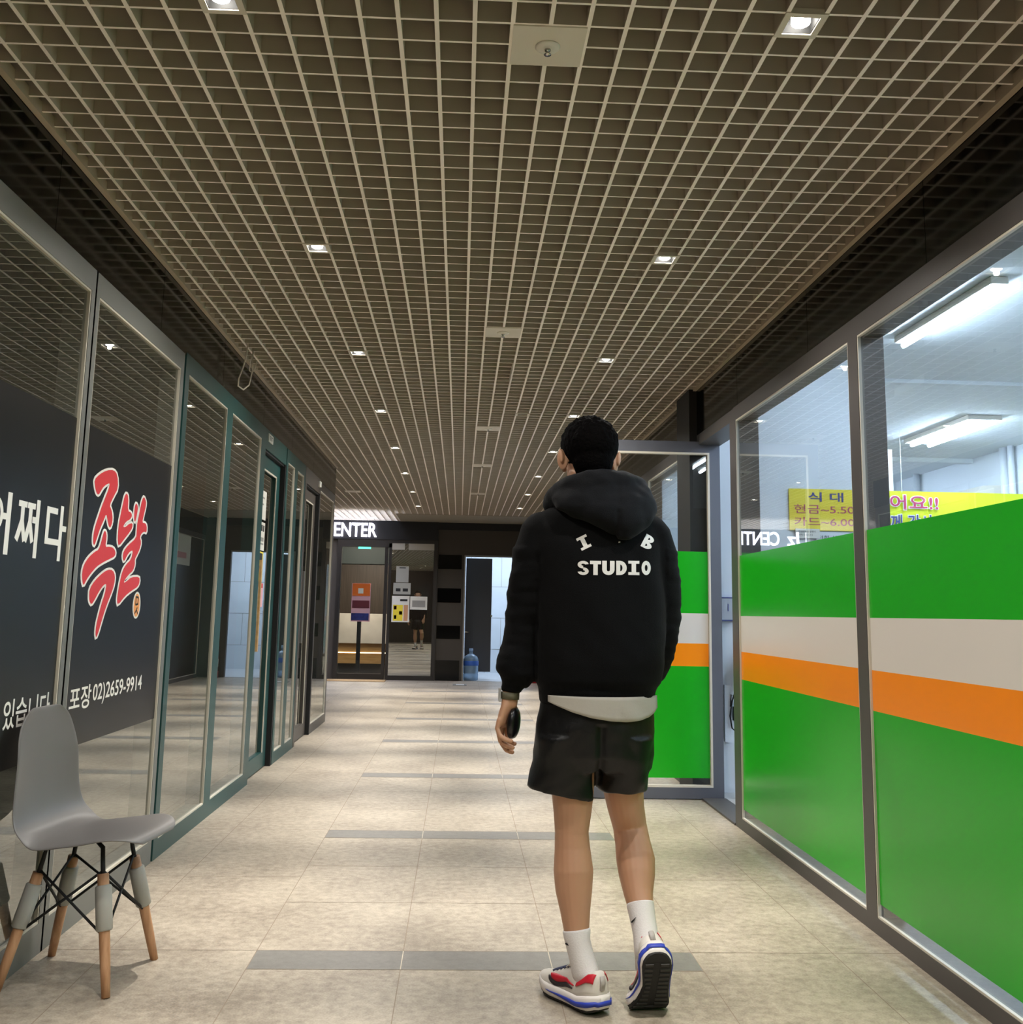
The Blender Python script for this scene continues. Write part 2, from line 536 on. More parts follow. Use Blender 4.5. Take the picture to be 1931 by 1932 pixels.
# ================================================================== DOWNLIGHTS, SPRINKLERS
def lamp_thing(x, y, label, group):
    t = thing('downlight', label, 'ceiling light', (x, y, ZC), group)
    f = MB()
    a, b = 0.056, 0.039
    z0, z1 = ZC - 0.004, ZC + 0.012
    f.box(x - a, x + a, y - a, y - b, z0, z1); f.box(x - a, x + a, y + b, y + a, z0, z1)
    f.box(x - a, x - b, y - b, y + b, z0, z1); f.box(x + b, x + a, y - b, y + b, z0, z1)
    f.build('frame', M['white_metal'], t)
    c = MB(); c.box(x - b, x + b, y - b, y - b + 0.002, ZC, ZC + 0.05); c.box(x - b, x + b, y + b - 0.002, y + b, ZC, ZC + 0.05)
    c.box(x - b, x - b + 0.002, y - b, y + b, ZC, ZC + 0.05); c.box(x + b - 0.002, x + b, y - b, y + b, ZC, ZC + 0.05); c.box(x - b, x + b, y - b, y + b, ZC + 0.05, ZC + 0.052)
    c.build('housing', M['lamp_dim'], t)
    l = MB(); l.lathe([(0.022, 0.036), (0.025, 0.016), (0.024, 0.004), (0.018, 0.000), (0.010, -0.002)], 20, (x, y, ZC))
    l.build('bulb', M['lamp'], t, smooth=True)
    ld = bpy.data.lights.new('downlight_beam', 'SPOT')
    ld.energy = LAMP_W; ld.color = LAMP_COL; ld.spot_size = math.radians(46); ld.spot_blend = 1.0; ld.shadow_soft_size = 0.012
    lo = bpy.data.objects.new('downlight_beam', ld); C.objects.link(lo)
    lo.parent = t; lo.location = (0, 0, -0.010)
    ld = bpy.data.lights.new('downlight_spill', 'SPOT')
    ld.energy = SPILL_W; ld.color = LAMP_COL; ld.spot_size = math.radians(156); ld.spot_blend = 0.6; ld.shadow_soft_size = 0.012
    lo = bpy.data.objects.new('downlight_spill', ld); C.objects.link(lo)
    lo.parent = t; lo.location = (0, 0, -0.012)
    return t
ORD = ['behind the viewer', 'nearest', 'second', 'third', 'fourth', 'fifth', 'sixth', 'seventh', 'eighth']
YS = [0.633, 2.433, 4.233, 6.033, 7.833, 9.633, 11.433, 13.233, 15.033]
for k, y in enumerate(YS):
    for side, x in (('left', -0.649), ('right', 0.851)):
        if k == 0:
            lab = 'square ceiling downlight out of frame overhead, ' + side + ' row'
        else:
            lab = 'lit square downlight in the louvre ceiling, %s of the %s-hand row' % (ORD[k], side)
        lamp_thing(x, y, lab, 'downlights in the grid ceiling')
for x in (-0.649, 0.851):
    lamp_thing(x, -1.167, 'square ceiling downlight out of frame behind the viewer, %s row' % ('left' if x < 0 else 'right'), 'downlights in the grid ceiling')
for k, y in enumerate(SPR):
    lab = ['large square sprinkler plate with round rosette, nearest at the top of the photo', 'second sprinkler plate down the middle of the ceiling', 'third sprinkler plate above the walking man', 'fourth sprinkler plate down the ceiling, small and far', 'farthest sprinkler plate near the end of the ceiling'][k]
    t = thing('sprinkler', lab, 'sprinkler', (0.201, y, ZC), 'sprinkler plates along the ceiling')
    p = MB(); p.box(0.103, 0.299, y - 0.097, y + 0.097, ZC - 0.003, ZC + 0.004); p.build('plate', M['white_metal'], t)
    r = MB(); r.lathe([(0.034, 0.0), (0.034, -0.002), (0.030, -0.006), (0.016, -0.008)], 24, (0.201, y, ZC - 0.003)); r.build('rosette', M['white'], t, smooth=True)
    h = MB(); h.lathe([(0.009, 0.0), (0.008, -0.006), (0.004, -0.008), (0.004, -0.014), (0.010, -0.015), (0.010, -0.017)], 14, (0.201, y, ZC - 0.010)); h.build('head', M['chrome'], t, smooth=True)
# unlit frame, flap, far plate, cable
t = thing('empty_downlight', 'empty unlit square light frame in the ceiling near the right row', 'light fitting', (0.45, 7.83, ZC))
f = MB()
for a in ((0.395, 0.505, 7.775, 7.79), (0.395, 0.505, 7.87, 7.885), (0.395, 0.412, 7.79, 7.87), (0.488, 0.505, 7.79, 7.87)):
    f.box(*a, ZC - 0.004, ZC + 0.012)
f.build('frame', M['white_metal'], t)
f = MB(); f.box(0.412, 0.488, 7.79, 7.87, ZC + 0.01, ZC + 0.04); f.build('cover', M['black'], t)
f = MB(); f.box(0.288, 0.292, 6.18, 6.62, ZC - 0.045, ZC + 0.002)
tag(f.build('ceiling_strip', M['louver']), 'loose beige strip hanging edge-down from the ceiling grid', 'strip')
f = MB(); f.box(-1.53, -1.33, 13.25, 13.45, ZC - 0.004, ZC + 0.004)
tag(f.build('ceiling_plate', M['white_metal']), 'pale blank ceiling plate at the far left beyond the shops', 'plate')
cb = MB()
cb.tube([(-1.285, 5.92, 2.70), (-1.29, 5.93, 2.62), (-1.305, 5.93, 2.55), (-1.33, 5.94, 2.48), (-1.335, 5.96, 2.44), (-1.31, 5.99, 2.425), (-1.285, 6.02, 2.46), (-1.275, 6.04, 2.55), (-1.28, 6.05, 2.69)], 0.0045, 8)
tag(cb.build('cable', M['white_metal'], smooth=True), 'large loose cable loop hanging from the ceiling edge on the left', 'cable')
cb = MB()
cb.tube([(-1.30, 6.30, 2.70), (-1.315, 6.31, 2.63), (-1.33, 6.30, 2.60), (-1.335, 6.25, 2.60), (-1.33, 6.22, 2.64), (-1.31, 6.2, 2.70)], 0.0035, 8)
tag(cb.build('cable', M['white_metal'], smooth=True), 'small cable loop just beyond the larger one at the left ceiling edge', 'cable')

# ================================================================== FASCIAS AND OUTER WALLS
def panels(name, x0, x1, y0, y1, z0, z1, step, m):
    mb = MB(); y = y0
    while y < y1 - 0.01:
        e = min(y + step, y1)
        mb.box(x0, x1, y + 0.0015, e - 0.0015, z0, z1); y = e
    mb.box((x0 + x1) / 2 - 0.01, (x0 + x1) / 2 + 0.01, y0, y1, z0, z1)
    return tag(mb.build(name, m), kind='structure')
panels('wall_left', XL - 0.10, XL - 0.002, -4.0, 11.1, 2.375, 3.25, 1.22, M['fascia'])
panels('wall_right', XR + 0.002, XR + 0.10, -4.0, 17.7, 2.36, 3.25, 1.22, M['fascia'])
# closed shell round the left shops, the hall and behind the viewer
mb = MB()
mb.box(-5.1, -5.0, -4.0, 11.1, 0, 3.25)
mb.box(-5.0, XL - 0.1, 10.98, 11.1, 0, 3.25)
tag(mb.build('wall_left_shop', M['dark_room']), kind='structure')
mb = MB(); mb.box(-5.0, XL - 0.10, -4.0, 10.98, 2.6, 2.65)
tag(mb.build('ceiling_left_shop', M['dark_room']), kind='structure')
mb = MB(); mb.box(-6.1, -6.0, 11.1, 17.9, 0, 3.25)
tag(mb.build('wall_hall', M['fascia_brown']), kind='structure')
mb = MB(); mb.box(-5.1, 7.6, -4.1, -4.0, 0, 3.25)
tag(mb.build('wall_front', M['fascia_brown']), kind='structure')

# ================================================================== SHOPFRONT HELPERS (frames lie along Y at x = face)
def pane_unit(idx, face, inward, y0, y1, z0, z1, fm, glass, hz=(0.06, 0.09), mull=0.05, depth=0.10, gl=0.012, bead=True, reveal=None, film=None, z_bot=0.0):
    """one glazed bay: frame, beads, glass; inward = -1 (left wall) or +1 (right wall)"""
    w_ = struct('window_%d' % idx, (face, y0, 0))
    def bx(mb, d0, d1, a, b, c, d):
        xa, xb = face + inward * d0, face + inward * d1
        mb.box(min(xa, xb), max(xa, xb), a, b, c, d)
    f = MB()
    bx(f, 0, depth, y0 - mull, y1 + mull, z1, z1 + hz[0])            # head
    bx(f, 0, depth, y0 - mull, y1 + mull, z_bot, z0)                 # sill
    bx(f, 0, depth, y0 - mull, y0, z0, z1)
    bx(f, 0, depth, y1, y1 + mull, z0, z1)
    f.build('frame', fm, w_)
    if bead:
        b = MB(); t = 0.008
        bx(b, 0.002, gl + 0.002, y0, y1, z1 - t, z1); bx(b, 0.002, gl + 0.002, y0, y1, z0, z0 + t)
        bx(b, 0.002, gl + 0.002, y0, y0 + t, z0 + t, z1 - t); bx(b, 0.002, gl + 0.002, y1 - t, y1, z0 + t, z1 - t)
        b.build('glazing_bead_lit', M['bead'], w_)
    g = MB(); x = face + inward * gl
    g.add([(x, y0, z0), (x, y1, z0), (x, y1, z1), (x, y0, z1)], [(0, 1, 2, 3)])
    g.build('glass_pane', glass, w_)
    return w_

# ------------------------------------------------------------------ LEFT WALL
def film_panel(win, y0, y1, z0, z1, face=XL, gl=0.012):
    f = MB(); x = face - gl
    f.box(x + 0.0006, x + 0.0016, y0, y1, z0, z1)
    o = f.build('film', M['film_black'], win)
    tag(o, 'black window film')
    return o
GX = XL - 0.012 + 0.0020
KL = -GX / 1.36
def rescale(mb):
    mb.v = [(x, y * KL, 1.15 + (z - 1.15) * KL) for x, y, z in mb.v]
    return mb     # lettering sits on the corridor face of the pane
wl = []
idx = 1
for y0, y1 in ((-2.43, -1.31), (-1.21, -0.09), (0.01, 1.13), (1.23, 2.45), (2.55, 3.68), (3.765, 4.90)):
    wn = pane_unit(idx, XL, -1, y0, y1, 0.10, 2.29, M['alu'], M['glass_left'], hz=(0.085, 0))
    if y0 > 1:
        fo = film_panel(wn, y0 + 0.012, y1 - 0.012, 0.645, 1.81)
        if idx == 5: film5 = fo
        if idx == 6: film6 = fo
    idx += 1
for y0, y1 in ((5.05, 5.91), (6.05, 6.95)):
    pane_unit(idx, XL, -1, y0, y1, 0.085, 2.295, M['teal'], M['glass_left'], hz=(0.095, 0), mull=0.07)
    idx += 1
for y0, y1 in ((8.05, 8.39), (8.53, 8.88)):
    pane_unit(idx, XL, -1, y0, y1, 0.085, 2.29, M['teal'], M['glass_left'], hz=(0.10, 0), mull=0.07)
    idx += 1
pane_unit(idx, XL, -1, 9.95, 11.0, 0.085, 2.29, M['brownframe'], M['glass_left'], hz=(0.08, 0), mull=0.07)
idx += 1
def shop_door(n, y0, y1, fm, posters):
    d = struct('door_%d' % n, (XL, y0, 0))
    f = MB()
    f.box(XL - 0.10, XL, y0 - 0.03, y0 + 0.05, 0, 2.25); f.box(XL - 0.10, XL, y0 - 0.03, y1 + 0.03, 2.25, 2.39)
    f.build('frame', fm, d)
    f = MB(); f.box(XL - 0.10, XL + 0.001, y1 - 0.005, y1 + 0.03, 0, 2.25); f.box(XL - 0.10, XL - 0.07, y1 - 0.08, y1 + 0.03, 0, 2.25); f.box(XL - 0.10, XL - 0.01, y0, y1, 2.235, 2.252); f.build('reveal', M['black'], d)  # reveal painted black for the shade on the far jamb
    a, b = y0 + 0.06, y1 - 0.02
    lx0, lx1 = XL - 0.075, XL - 0.035
    l = MB()
    l.box(lx0, lx1, a, a + 0.07, 0.01, 2.23); l.box(lx0, lx1, b - 0.15, b, 0.01, 2.23)
    l.box(lx0, lx1, a + 0.07, b - 0.15, 0.01, 0.12); l.box(lx0, lx1, a + 0.07, b - 0.15, 2.13, 2.23)
    l.build('leaf', fm, d)
    bd = MB(); bd.box(lx1 - 0.004, lx1 + 0.003, b - 0.155, b - 0.143, 0.12, 2.13); bd.box(lx1 - 0.004, lx1 + 0.003, a + 0.07, b - 0.15, 2.12, 2.132)
    bd.build('glazing_bead_lit', M['bead'], d)
    g = MB(); g.add([(lx1 - 0.02, a + 0.07, 0.12), (lx1 - 0.02, b - 0.15, 0.12), (lx1 - 0.02, b - 0.15, 2.13), (lx1 - 0.02, a + 0.07, 2.13)], [(0, 1, 2, 3)])
    g.build('glass_pane', M['glass_left'], d)
    h = MB(); h.box(lx1 + 0.03, lx1 + 0.045, a + 0.02, a + 0.05, 0.86, 1.48); h.box(lx1, lx1 + 0.03, a + 0.028, a + 0.042, 0.90, 0.92); h.box(lx1, lx1 + 0.03, a + 0.028, a + 0.042, 1.40, 1.42)
    h.build('handle', M['oak'] if n == 1 else M['steel'], d)
    return lx1
px = shop_door(1, 7.05, 7.92, M['teal'], None) - 0.018
def poster(y0, y1, z0, z1, x, m, label, lines=(), bands=()):
    t = thing('poster', label, 'poster', (x, y0, z0))
    s = MB(); s.box(x, x + 0.0015, y0, y1, z0, z1); s.build('sheet', m, t)
    for (bm_, a, b, c, d) in bands:
        s = MB(); s.box(x + 0.0012, x + 0.0022, y0 + a * (y1 - y0), y0 + b * (y1 - y0), z0 + c * (z1 - z0), z0 + d * (z1 - z0)); s.build('print', bm_, t)
    return t
M['pink'] = mat('paper_pink', (222, 170, 178), 0.7)
M['red_print'] = mat('print_red', (190, 60, 60), 0.7)
M['purple'] = mat('print_purple', (120, 80, 130), 0.7)
M['tan'] = mat('print_tan', (200, 150, 110), 0.7)
M['grey_print'] = mat('print_grey', (150, 148, 142), 0.8)
poster(7.27, 7.50, 1.78, 1.985, px, M['paper'], 'white notice highest on the teal shop door', bands=[(M['grey_print'], .2, .7, .72, .78), (M['grey_print'], .2, .6, .5, .55)])
poster(7.27, 7.50, 1.56, 1.76, px, M['paper'], 'white notice with black heading under the top one on the teal door', bands=[(M['ink'], .12, .3, .70, .92), (M['ink'], .42, .6, .68, .90), (M['ink'], .68, .88, .68, .90), (M['grey_print'], .12, .85, .32, .46), (M['grey_print'], .2, .85, .2, .26)])
poster(7.30, 7.49, 1.34, 1.55, px, M['yellow'], 'yellow notice on the teal shop door below the white ones', bands=[(M['ink'], .15, .85, .72, .95), (M['ink'], .2, .7, .38, .52)])
poster(7.18, 7.265, 1.42, 1.66, px, M['paper'], 'narrow blank white paper at the handle side of the teal door')
poster(7.40, 7.55, 1.16, 1.33, px, M['pink'], 'pink leaflet with red top low on the teal shop door', bands=[(M['red_print'], .1, .9, .8, .98)])
poster(7.28, 7.38, 1.06, 1.30, px, M['white'], 'narrow white leaflet hanging lowest on the teal shop door')
px2 = shop_door(2, 9.0, 9.88, M['brownframe'], None) - 0.018
poster(9.15, 9.36, 1.44, 1.72, px2, M['pink'], 'pink and purple leaflet on the brown-grey shop door', bands=[(M['purple'], .1, .9, .68, .92), (M['tan'], .1, .9, .42, .62), (M['purple'], .2, .8, .12, .3)])
poster(9.15, 9.38, 1.12, 1.42, px2, M['paper'], 'cream notice below the leaflet on the brown-grey shop door', bands=[(M['grey_print'], .3, .6, .3, .8)])
# small plates over the doors
t = thing('door_plate', 'small white plate with dark letters above the teal door', 'sign', (XL, 7.18, 2.315))
s = MB(); s.box(XL, XL + 0.006, 7.17, 7.33, 2.312, 2.368); s.build('plate', M['paper'], t)
s = MB(); text_on(s, 'EXIT', (XL + 0.007, 7.20, 2.325), (0, 1, 0), (0, 0, 1), 0.10, 0.03, 0.01); s.build('lettering', M['ink'], t)
s = MB(); s.box(XL, XL + 0.02, 9.76, 9.84, 2.305, 2.36)
tag(s.build('sensor_box', M['paper'], bevel=0.004), 'small white box above the brown-grey shop door', 'sensor')
s = MB(); s.box(XL - 1.2, XL - 1.185, 5.35, 5.75, 1.60, 1.72)
# paper sign with a red bar seen through the first teal pane
t = thing('wall_notice', 'white paper with red bar behind the first teal-framed pane', 'notice', (XL - 0.06, 5.10, 1.36))
s = MB(); s.box(XL - 0.062, XL - 0.060, 5.10, 5.52, 1.365, 1.52); s.build('sheet', mat('paper_shaded', (120, 116, 108), 0.8), t)  # paper and red both dimmed: shade behind the pane in the colours
s = MB(); s.box(XL - 0.060, XL - 0.059, 5.15, 5.44, 1.40, 1.43); s.build('print', mat('print_red_shaded', (110, 44, 40), 0.8), t)

# ------------------------------------------------------------------ WINDOW LETTERING (left)
_layer = [0]
def P2(y, z, x=GX): return (x + _layer[0] * 0.00004, y, z)
def strip(mb, y0, z0, y1, z1, wy, wz=None):
    """thick stroke between two points (yz plane)"""
    _layer[0] += 1
    a = Vector((y0, z0)); b = Vector((y1, z1)); d = (b - a).normalized(); n = Vector((-d.y, d.x)) * wy
    mb.add([P2(*(a + n)), P2(*(b + n)), P2(*(b - n)), P2(*(a - n))], [(0, 1, 2, 3)])
lt = MB()
h = 0.0085
def rect(y0, y1, z0, z1):
    _layer[0] += 1
    lt.add([P2(y0, z0), P2(y1, z0), P2(y1, z1), P2(y0, z1)], [(0, 1, 2, 3)])
# first syllable: ring + tick + upright
ring_o = []; ring_i = []
for k in range(28):
    a = 2 * math.pi * k / 28
    ring_o.append(P2(3.045 + 0.052 * math.cos(a), 1.410 + 0.052 * math.sin(a)))
    ring_i.append(P2(3.045 + 0.033 * math.cos(a), 1.410 + 0.035 * math.sin(a)))
lt.add(ring_o + ring_i, [(k, (k + 1) % 28, 28 + (k + 1) % 28, 28 + k) for k in range(28)])
rect(3.085, 3.13, 1.398, 1.417); rect(3.118, 3.148, 1.2948, 1.4813)
# second syllable: twin caps, four legs, tick, upright
rect(3.197, 3.260, 1.4475, 1.466); rect(3.264, 3.323, 1.4475, 1.466)
strip(lt, 3.229, 1.449, 3.230, 1.400, 0.013); strip(lt, 3.231, 1.408, 3.198, 1.343, 0.013); strip(lt, 3.231, 1.402, 3.256, 1.343, 0.012)
strip(lt, 3.288, 1.449, 3.288, 1.400, 0.013); strip(lt, 3.289, 1.408, 3.261, 1.343, 0.013); strip(lt, 3.289, 1.402, 3.316, 1.343, 0.012)
rect(3.305, 3.335, 1.404, 1.424); rect(3.330, 3.357, 1.2948, 1.4803)
# third syllable
rect(3.416, 3.505, 1.449, 1.469); rect(3.413, 3.440, 1.352, 1.469); rect(3.413, 3.53, 1.346, 1.366); rect(3.528, 3.554, 1.295, 1.4813); rect(3.55, 3.588, 1.396, 1.415)
text_on(lt, '있습니다', (GX, 3.225, 0.772), (0, 1, 0), (0, 0, 1), 0.352, 0.090, 0.012)
tag(rescale(lt).build('lettering', M['white_vinyl'], film5, fix=False), 'white Korean lettering')
LOGO = {
 'jieut': [(3.8175,1.608),(3.8684,1.6356),(3.941,1.6602),(4.0218,1.673),(4.0661,1.6581),(4.0852,1.6081),(4.0411,1.5709),(4.0021,1.5319),(4.0275,1.5179),(4.0468,1.496),(4.0485,1.4684),(4.0302,1.4463),(4.01,1.4533),(3.9933,1.4754),(3.9732,1.4977),(3.9497,1.4676),(3.9174,1.4341),(3.8964,1.4021),(3.8756,1.3705),(3.8623,1.3726),(3.8556,1.3879),(3.8549,1.4141),(3.869,1.4454),(3.8932,1.4817),(3.9177,1.5185),(3.9481,1.5566),(3.9777,1.5913),(3.9879,1.6169),(3.9552,1.6089),(3.9202,1.5941),(3.8977,1.576),(3.8755,1.5581),(3.853,1.5612),(3.8322,1.5815)],
 'o': [(3.9716,1.4315),(3.987,1.4288),(3.9984,1.4095),(3.9916,1.3702),(4.0306,1.3754),(4.0838,1.374),(4.1146,1.3599),(4.1093,1.3417),(4.0531,1.3289),(3.977,1.3115),(3.915,1.2935),(3.8575,1.2649),(3.8213,1.2416),(3.7959,1.2189),(3.7798,1.2367),(3.7702,1.2653),(3.7836,1.295),(3.8234,1.3227),(3.8812,1.3464),(3.9222,1.3564),(3.9405,1.3823),(3.9541,1.4101),(3.9636,1.427)],
 'giyeok': [(3.8622,1.1763),(3.8598,1.2095),(3.9057,1.2404),(3.9756,1.2693),(4.0396,1.2872),(4.0981,1.2876),(4.1293,1.267),(4.1283,1.2352),(4.1061,1.2031),(4.0685,1.1635),(4.0374,1.1247),(4.0125,1.0866),(3.9926,1.0528),(3.9708,1.0288),(3.9592,1.0459),(3.9599,1.0759),(3.9777,1.1172),(4.0012,1.1591),(4.027,1.1939),(4.0406,1.2336),(4.0054,1.2281),(3.9584,1.2003),(3.9265,1.1734),(3.8939,1.1525),(3.8729,1.1616)],
 'bieup': [(4.1904,1.6021),(4.2194,1.5888),(4.2228,1.531),(4.266,1.5306),(4.2822,1.5179),(4.2624,1.5014),(4.2135,1.4888),(4.1765,1.4631),(4.2102,1.465),(4.2512,1.4825),(4.2959,1.4885),(4.2966,1.4688),(4.2602,1.445),(4.2143,1.421),(4.148,1.384),(4.1297,1.3989),(4.1238,1.4346),(4.1264,1.4751),(4.1412,1.5169),(4.1571,1.5552),(4.1689,1.5852)],
 'bar': [(4.325,1.575),(4.3499,1.5626),(4.3462,1.5324),(4.3302,1.4969),(4.3133,1.4997),(4.3054,1.5327),(4.309,1.5627)],
 'ari': [(4.4216,1.6135),(4.4548,1.5953),(4.4558,1.5735),(4.436,1.5366),(4.4206,1.5005),(4.4656,1.5035),(4.4898,1.4932),(4.4926,1.4636),(4.4601,1.4668),(4.4267,1.4577),(4.4033,1.4387),(4.429,1.419),(4.4155,1.3881),(4.3807,1.3605),(4.3578,1.3423),(4.3668,1.3217),(4.3488,1.2957),(4.2997,1.2792),(4.2533,1.257),(4.2382,1.2403),(4.2804,1.2509),(4.3288,1.2678),(4.4362,1.2735),(4.4482,1.2525),(4.4257,1.2306),(4.3422,1.2119),(4.2692,1.19),(4.1903,1.1527),(4.1743,1.1685),(4.178,1.2045),(4.1922,1.2491),(4.2137,1.2903),(4.252,1.3164),(4.3115,1.34),(4.3289,1.3786),(4.2906,1.3722),(4.256,1.3537),(4.2243,1.3254),(4.2013,1.3426),(4.208,1.3674),(4.259,1.3952),(4.3568,1.4311),(4.3565,1.4609),(4.3552,1.4948),(4.3731,1.5349),(4.3854,1.5706),(4.3998,1.5981)],
}
wh = MB(); rd = MB()
for k, pts in LOGO.items():
    sp = smooth_poly(pts)
    # outline: every point grows by about 14 mm along the wall and 8 mm up
    ex = offset_poly([(y * 0.6, z) for y, z in sp], 0.0085)
    wh.poly([(GX, y / 0.6, z) for y, z in ex])
    rd.poly([(GX + 0.0006, y, z) for y, z in sp])
rescale(wh).build('logo_outline', M['white_vinyl'], film6, fix=False)
tag(rescale(rd).build('logo', M['red_vinyl'], film6, fix=False), 'red brush-written Korean logo')
bo = MB(); bi = MB(); bk = MB()
bo.poly([(GX, 4.430 + 0.052 * math.cos(a), 1.154 + 0.056 * math.sin(a)) for a in [2 * math.pi * k / 32 for k in range(32)]])
bi.poly([(GX + 0.0005, 4.430 + 0.040 * math.cos(a), 1.154 + 0.048 * math.sin(a)) for a in [2 * math.pi * k / 32 for k in range(32)]])
rescale(bo).build('balloon_outline', M['white_vinyl'], film6, fix=False); rescale(bi).build('balloon', M['orange_vinyl'], film6, fix=False)
for s in ((4.415, 1.188, 4.412, 1.155), (4.412, 1.155, 4.448, 1.160), (4.412, 1.188, 4.446, 1.186), (4.446, 1.186, 4.440, 1.160), (4.440, 1.145, 4.408, 1.118), (4.428, 1.136, 4.45, 1.118)):
    a = Vector(s[:2]); b = Vector(s[2:]); d = (b - a).normalized(); n = Vector((-d.y, d.x)) * 0.004
    bk.add([(GX + 0.001, *(a + n)), (GX + 0.001, *(b + n)), (GX + 0.001, *(b - n)), (GX + 0.001, *(a - n))], [(0, 1, 2, 3)])
rescale(bk).build('balloon_marks', M['ink'], film6, fix=False)
lt = MB()
text_on(lt, '포장', (GX, 3.752, 0.778), (0, 1, 0), (0, 0, 1), 0.215, 0.084, 0.014)
text_on(lt, '02)2659-9914', (GX, 3.985, 0.779), (0, 1, 0), (0, 0, 1), 0.595, 0.080, 0.012)
tag(rescale(lt).build('lettering', M['white_vinyl'], film6, fix=False), 'white telephone line')

# ================================================================== RIGHT SHOPFRONT
RG = XR + 0.012
def decal(win, y0, y1):
    zc = lambda z: 1.15 + (z - 1.15) * RG / XR
    prev = None
    for nm, m, a, b in (('decal_green', M['green'], 1.158, 1.495), ('decal_white', M['decal_white'], 0.962, 1.158), ('decal_orange', M['orange'], 0.811, 0.962), ('decal_green', M['green'], 0.118, 0.811)):
        d = MB(); d.box(RG - 0.0016, RG - 0.0004, y0 + 0.004, y1 - 0.004, zc(a), zc(b)); d.build(nm, m, win)
bays = [(-3.62, -1.82), (-1.72, 0.08), (0.18, 2.02), (2.12, 3.955), (4.055, 5.80)]
for y0, y1 in bays:
    wn = pane_unit(idx, XR, 1, y0, y1, 0.06, 2.285, M['alu_dark'], M['glass'], hz=(0.08, 0), mull=0.05, depth=0.11)
    decal(wn, y0, y1)
    idx += 1
# door opening post and far shopfront
mb = MB(); mb.box(XR, XR + 0.15, 5.85, 5.93, 0, 2.36); mb.box(XR, XR + 0.15, 5.93, 6.80, 2.29, 2.36); mb.box(XR - 0.005, XR + 0.15, 5.93, 6.72, 0, 0.012)
tag(mb.build('trim_3', M['alu_dark']), kind='structure')
mb = MB(); mb.box(XR - 0.05, XR + 0.15, 6.78, 7.18, 0, ZC)
tag(mb.build('wall_right_pillar', mat('pillar_dark', (30, 28, 26), 0.6)), kind='structure')
for y0, y1 in ((7.25, 8.6), (8.7, 10.2), (10.3, 11.8), (11.9, 13.4), (13.5, 15.0), (15.1, 17.6)):
    pane_unit(idx, XR, 1, y0, y1, 0.06, 2.285, M['alu_dark'], M['glass'] if y0 < 11.85 else M['film_black'], hz=(0.08, 0), mull=0.05, depth=0.12)
    idx += 1
# open glass door standing out into the corridor
d = struct('door_3', (1.70, 6.74, 0.0))
DX0, DX1, DY0, DY1, DZ0, DZ1 = 0.79, 1.715, 6.72, 6.765, 0.006, 2.31
f = MB()
f.box(DX0, DX0 + 0.07, DY0, DY1, DZ0, DZ1); f.box(DX1 - 0.07, DX1, DY0, DY1, DZ0, DZ1)
f.box(DX0 + 0.07, DX1 - 0.07, DY0, DY1, DZ0, 0.075); f.box(DX0 + 0.07, DX1 - 0.07, DY0, DY1, 2.235, DZ1)
f.build('frame', mat('door_frame_bluegrey', (96, 98, 106), 0.42, metal=0.3), d)
b = MB(); b.box(DX0 + 0.07, DX1 - 0.07, DY0 - 0.001, DY1 - 0.01, 2.222, 2.235); b.box(DX0 + 0.07, DX1 - 0.07, DY0 - 0.001, DY1 - 0.01, 0.075, 0.088)
b.box(DX1 - 0.083, DX1 - 0.07, DY0 - 0.001, DY1 - 0.01, 0.088, 2.222); b.box(DX0 + 0.07, DX0 + 0.083, DY0 - 0.001, DY1 - 0.01, 0.088, 2.222)
b.build('glazing_bead_lit', M['bead'], d)
g = MB(); y = 6.745; g.add([(DX0 + 0.08, y, 0.08), (DX1 - 0.08, y, 0.08), (DX1 - 0.08, y, 2.23), (DX0 + 0.08, y, 2.23)], [(0, 1, 2, 3)]); g.build('glass_pane', M['glass'], d)
for nm, m, a, c in (('decal_green', M['green'], 1.171, 1.575), ('decal_white', M['decal_white'], 0.977, 1.171), ('decal_orange', M['orange'], 0.831, 0.977), ('decal_green', M['green'], 0.13, 0.831)):
    q = MB(); q.box(DX0 + 0.085, DX1 - 0.085, y - 0.002, y - 0.001, a, c); q.build(nm, m, d)
# ------------------------------------------------------------------ right shop interior
mb = MB()
mb.box(XR + 0.15, 2.95, 7.0, 7.12, 0, 3.0)
tag(mb.build('wall_shop_partition', M['shop_wall']), kind='structure')
mb = MB(); mb.box(5.85, 5.95, -4.0, 13.6, 0, 3.0); mb.box(XR + 0.13, 5.85, 13.5, 13.6, 0, 3.0)
tag(mb.build('wall_shop', M['shop_wall']), kind='structure')
mb = MB(); mb.box(XR + 0.10, 5.95, -4.0, 13.6, 3.0, 3.06); mb.box(XR + 0.10, 5.85, 7.62, 7.70, 2.97, 3.0); mb.box(XR + 0.10, 5.85, 11.4, 11.5, 2.95, 3.0)
tag(mb.build('ceiling_shop', M['shop_ceil']), kind='structure')
mb = MB(); mb.box(XR, 5.95, -4.0, 13.6, -0.05, -0.001)
tag(mb.build('floor_shop', M['shop_floor']), kind='structure')
mb = MB(); mb.box(4.165, 4.235, 9.84, 9.90, 0, 2.82)
tag(mb.build('post', M['white']), 'white post at the left end of the lime banner in the right shop', 'post')
def tube_light(x, y0, y1, n, label):
    t = thing('fluorescent_light', label, 'ceiling light', (x, (y0 + y1) / 2, 2.98), 'fluorescent lights in the white shop')
    f = MB(); wd = 0.10 if n == 1 else 0.32
    f.box(x - wd / 2, x + wd / 2, y0, y1, 2.955, 2.998)
    f.build('housing', M['white'], t, bevel=0.006)
    for k in range(n):
        xx = x + (k - (n - 1) / 2) * 0.18
        s = MB(); s.tube([(xx, y0 + 0.03, 2.935), (xx, y1 - 0.03, 2.935)], 0.018, 10); s.build('tube', M['tube'], t, smooth=True)
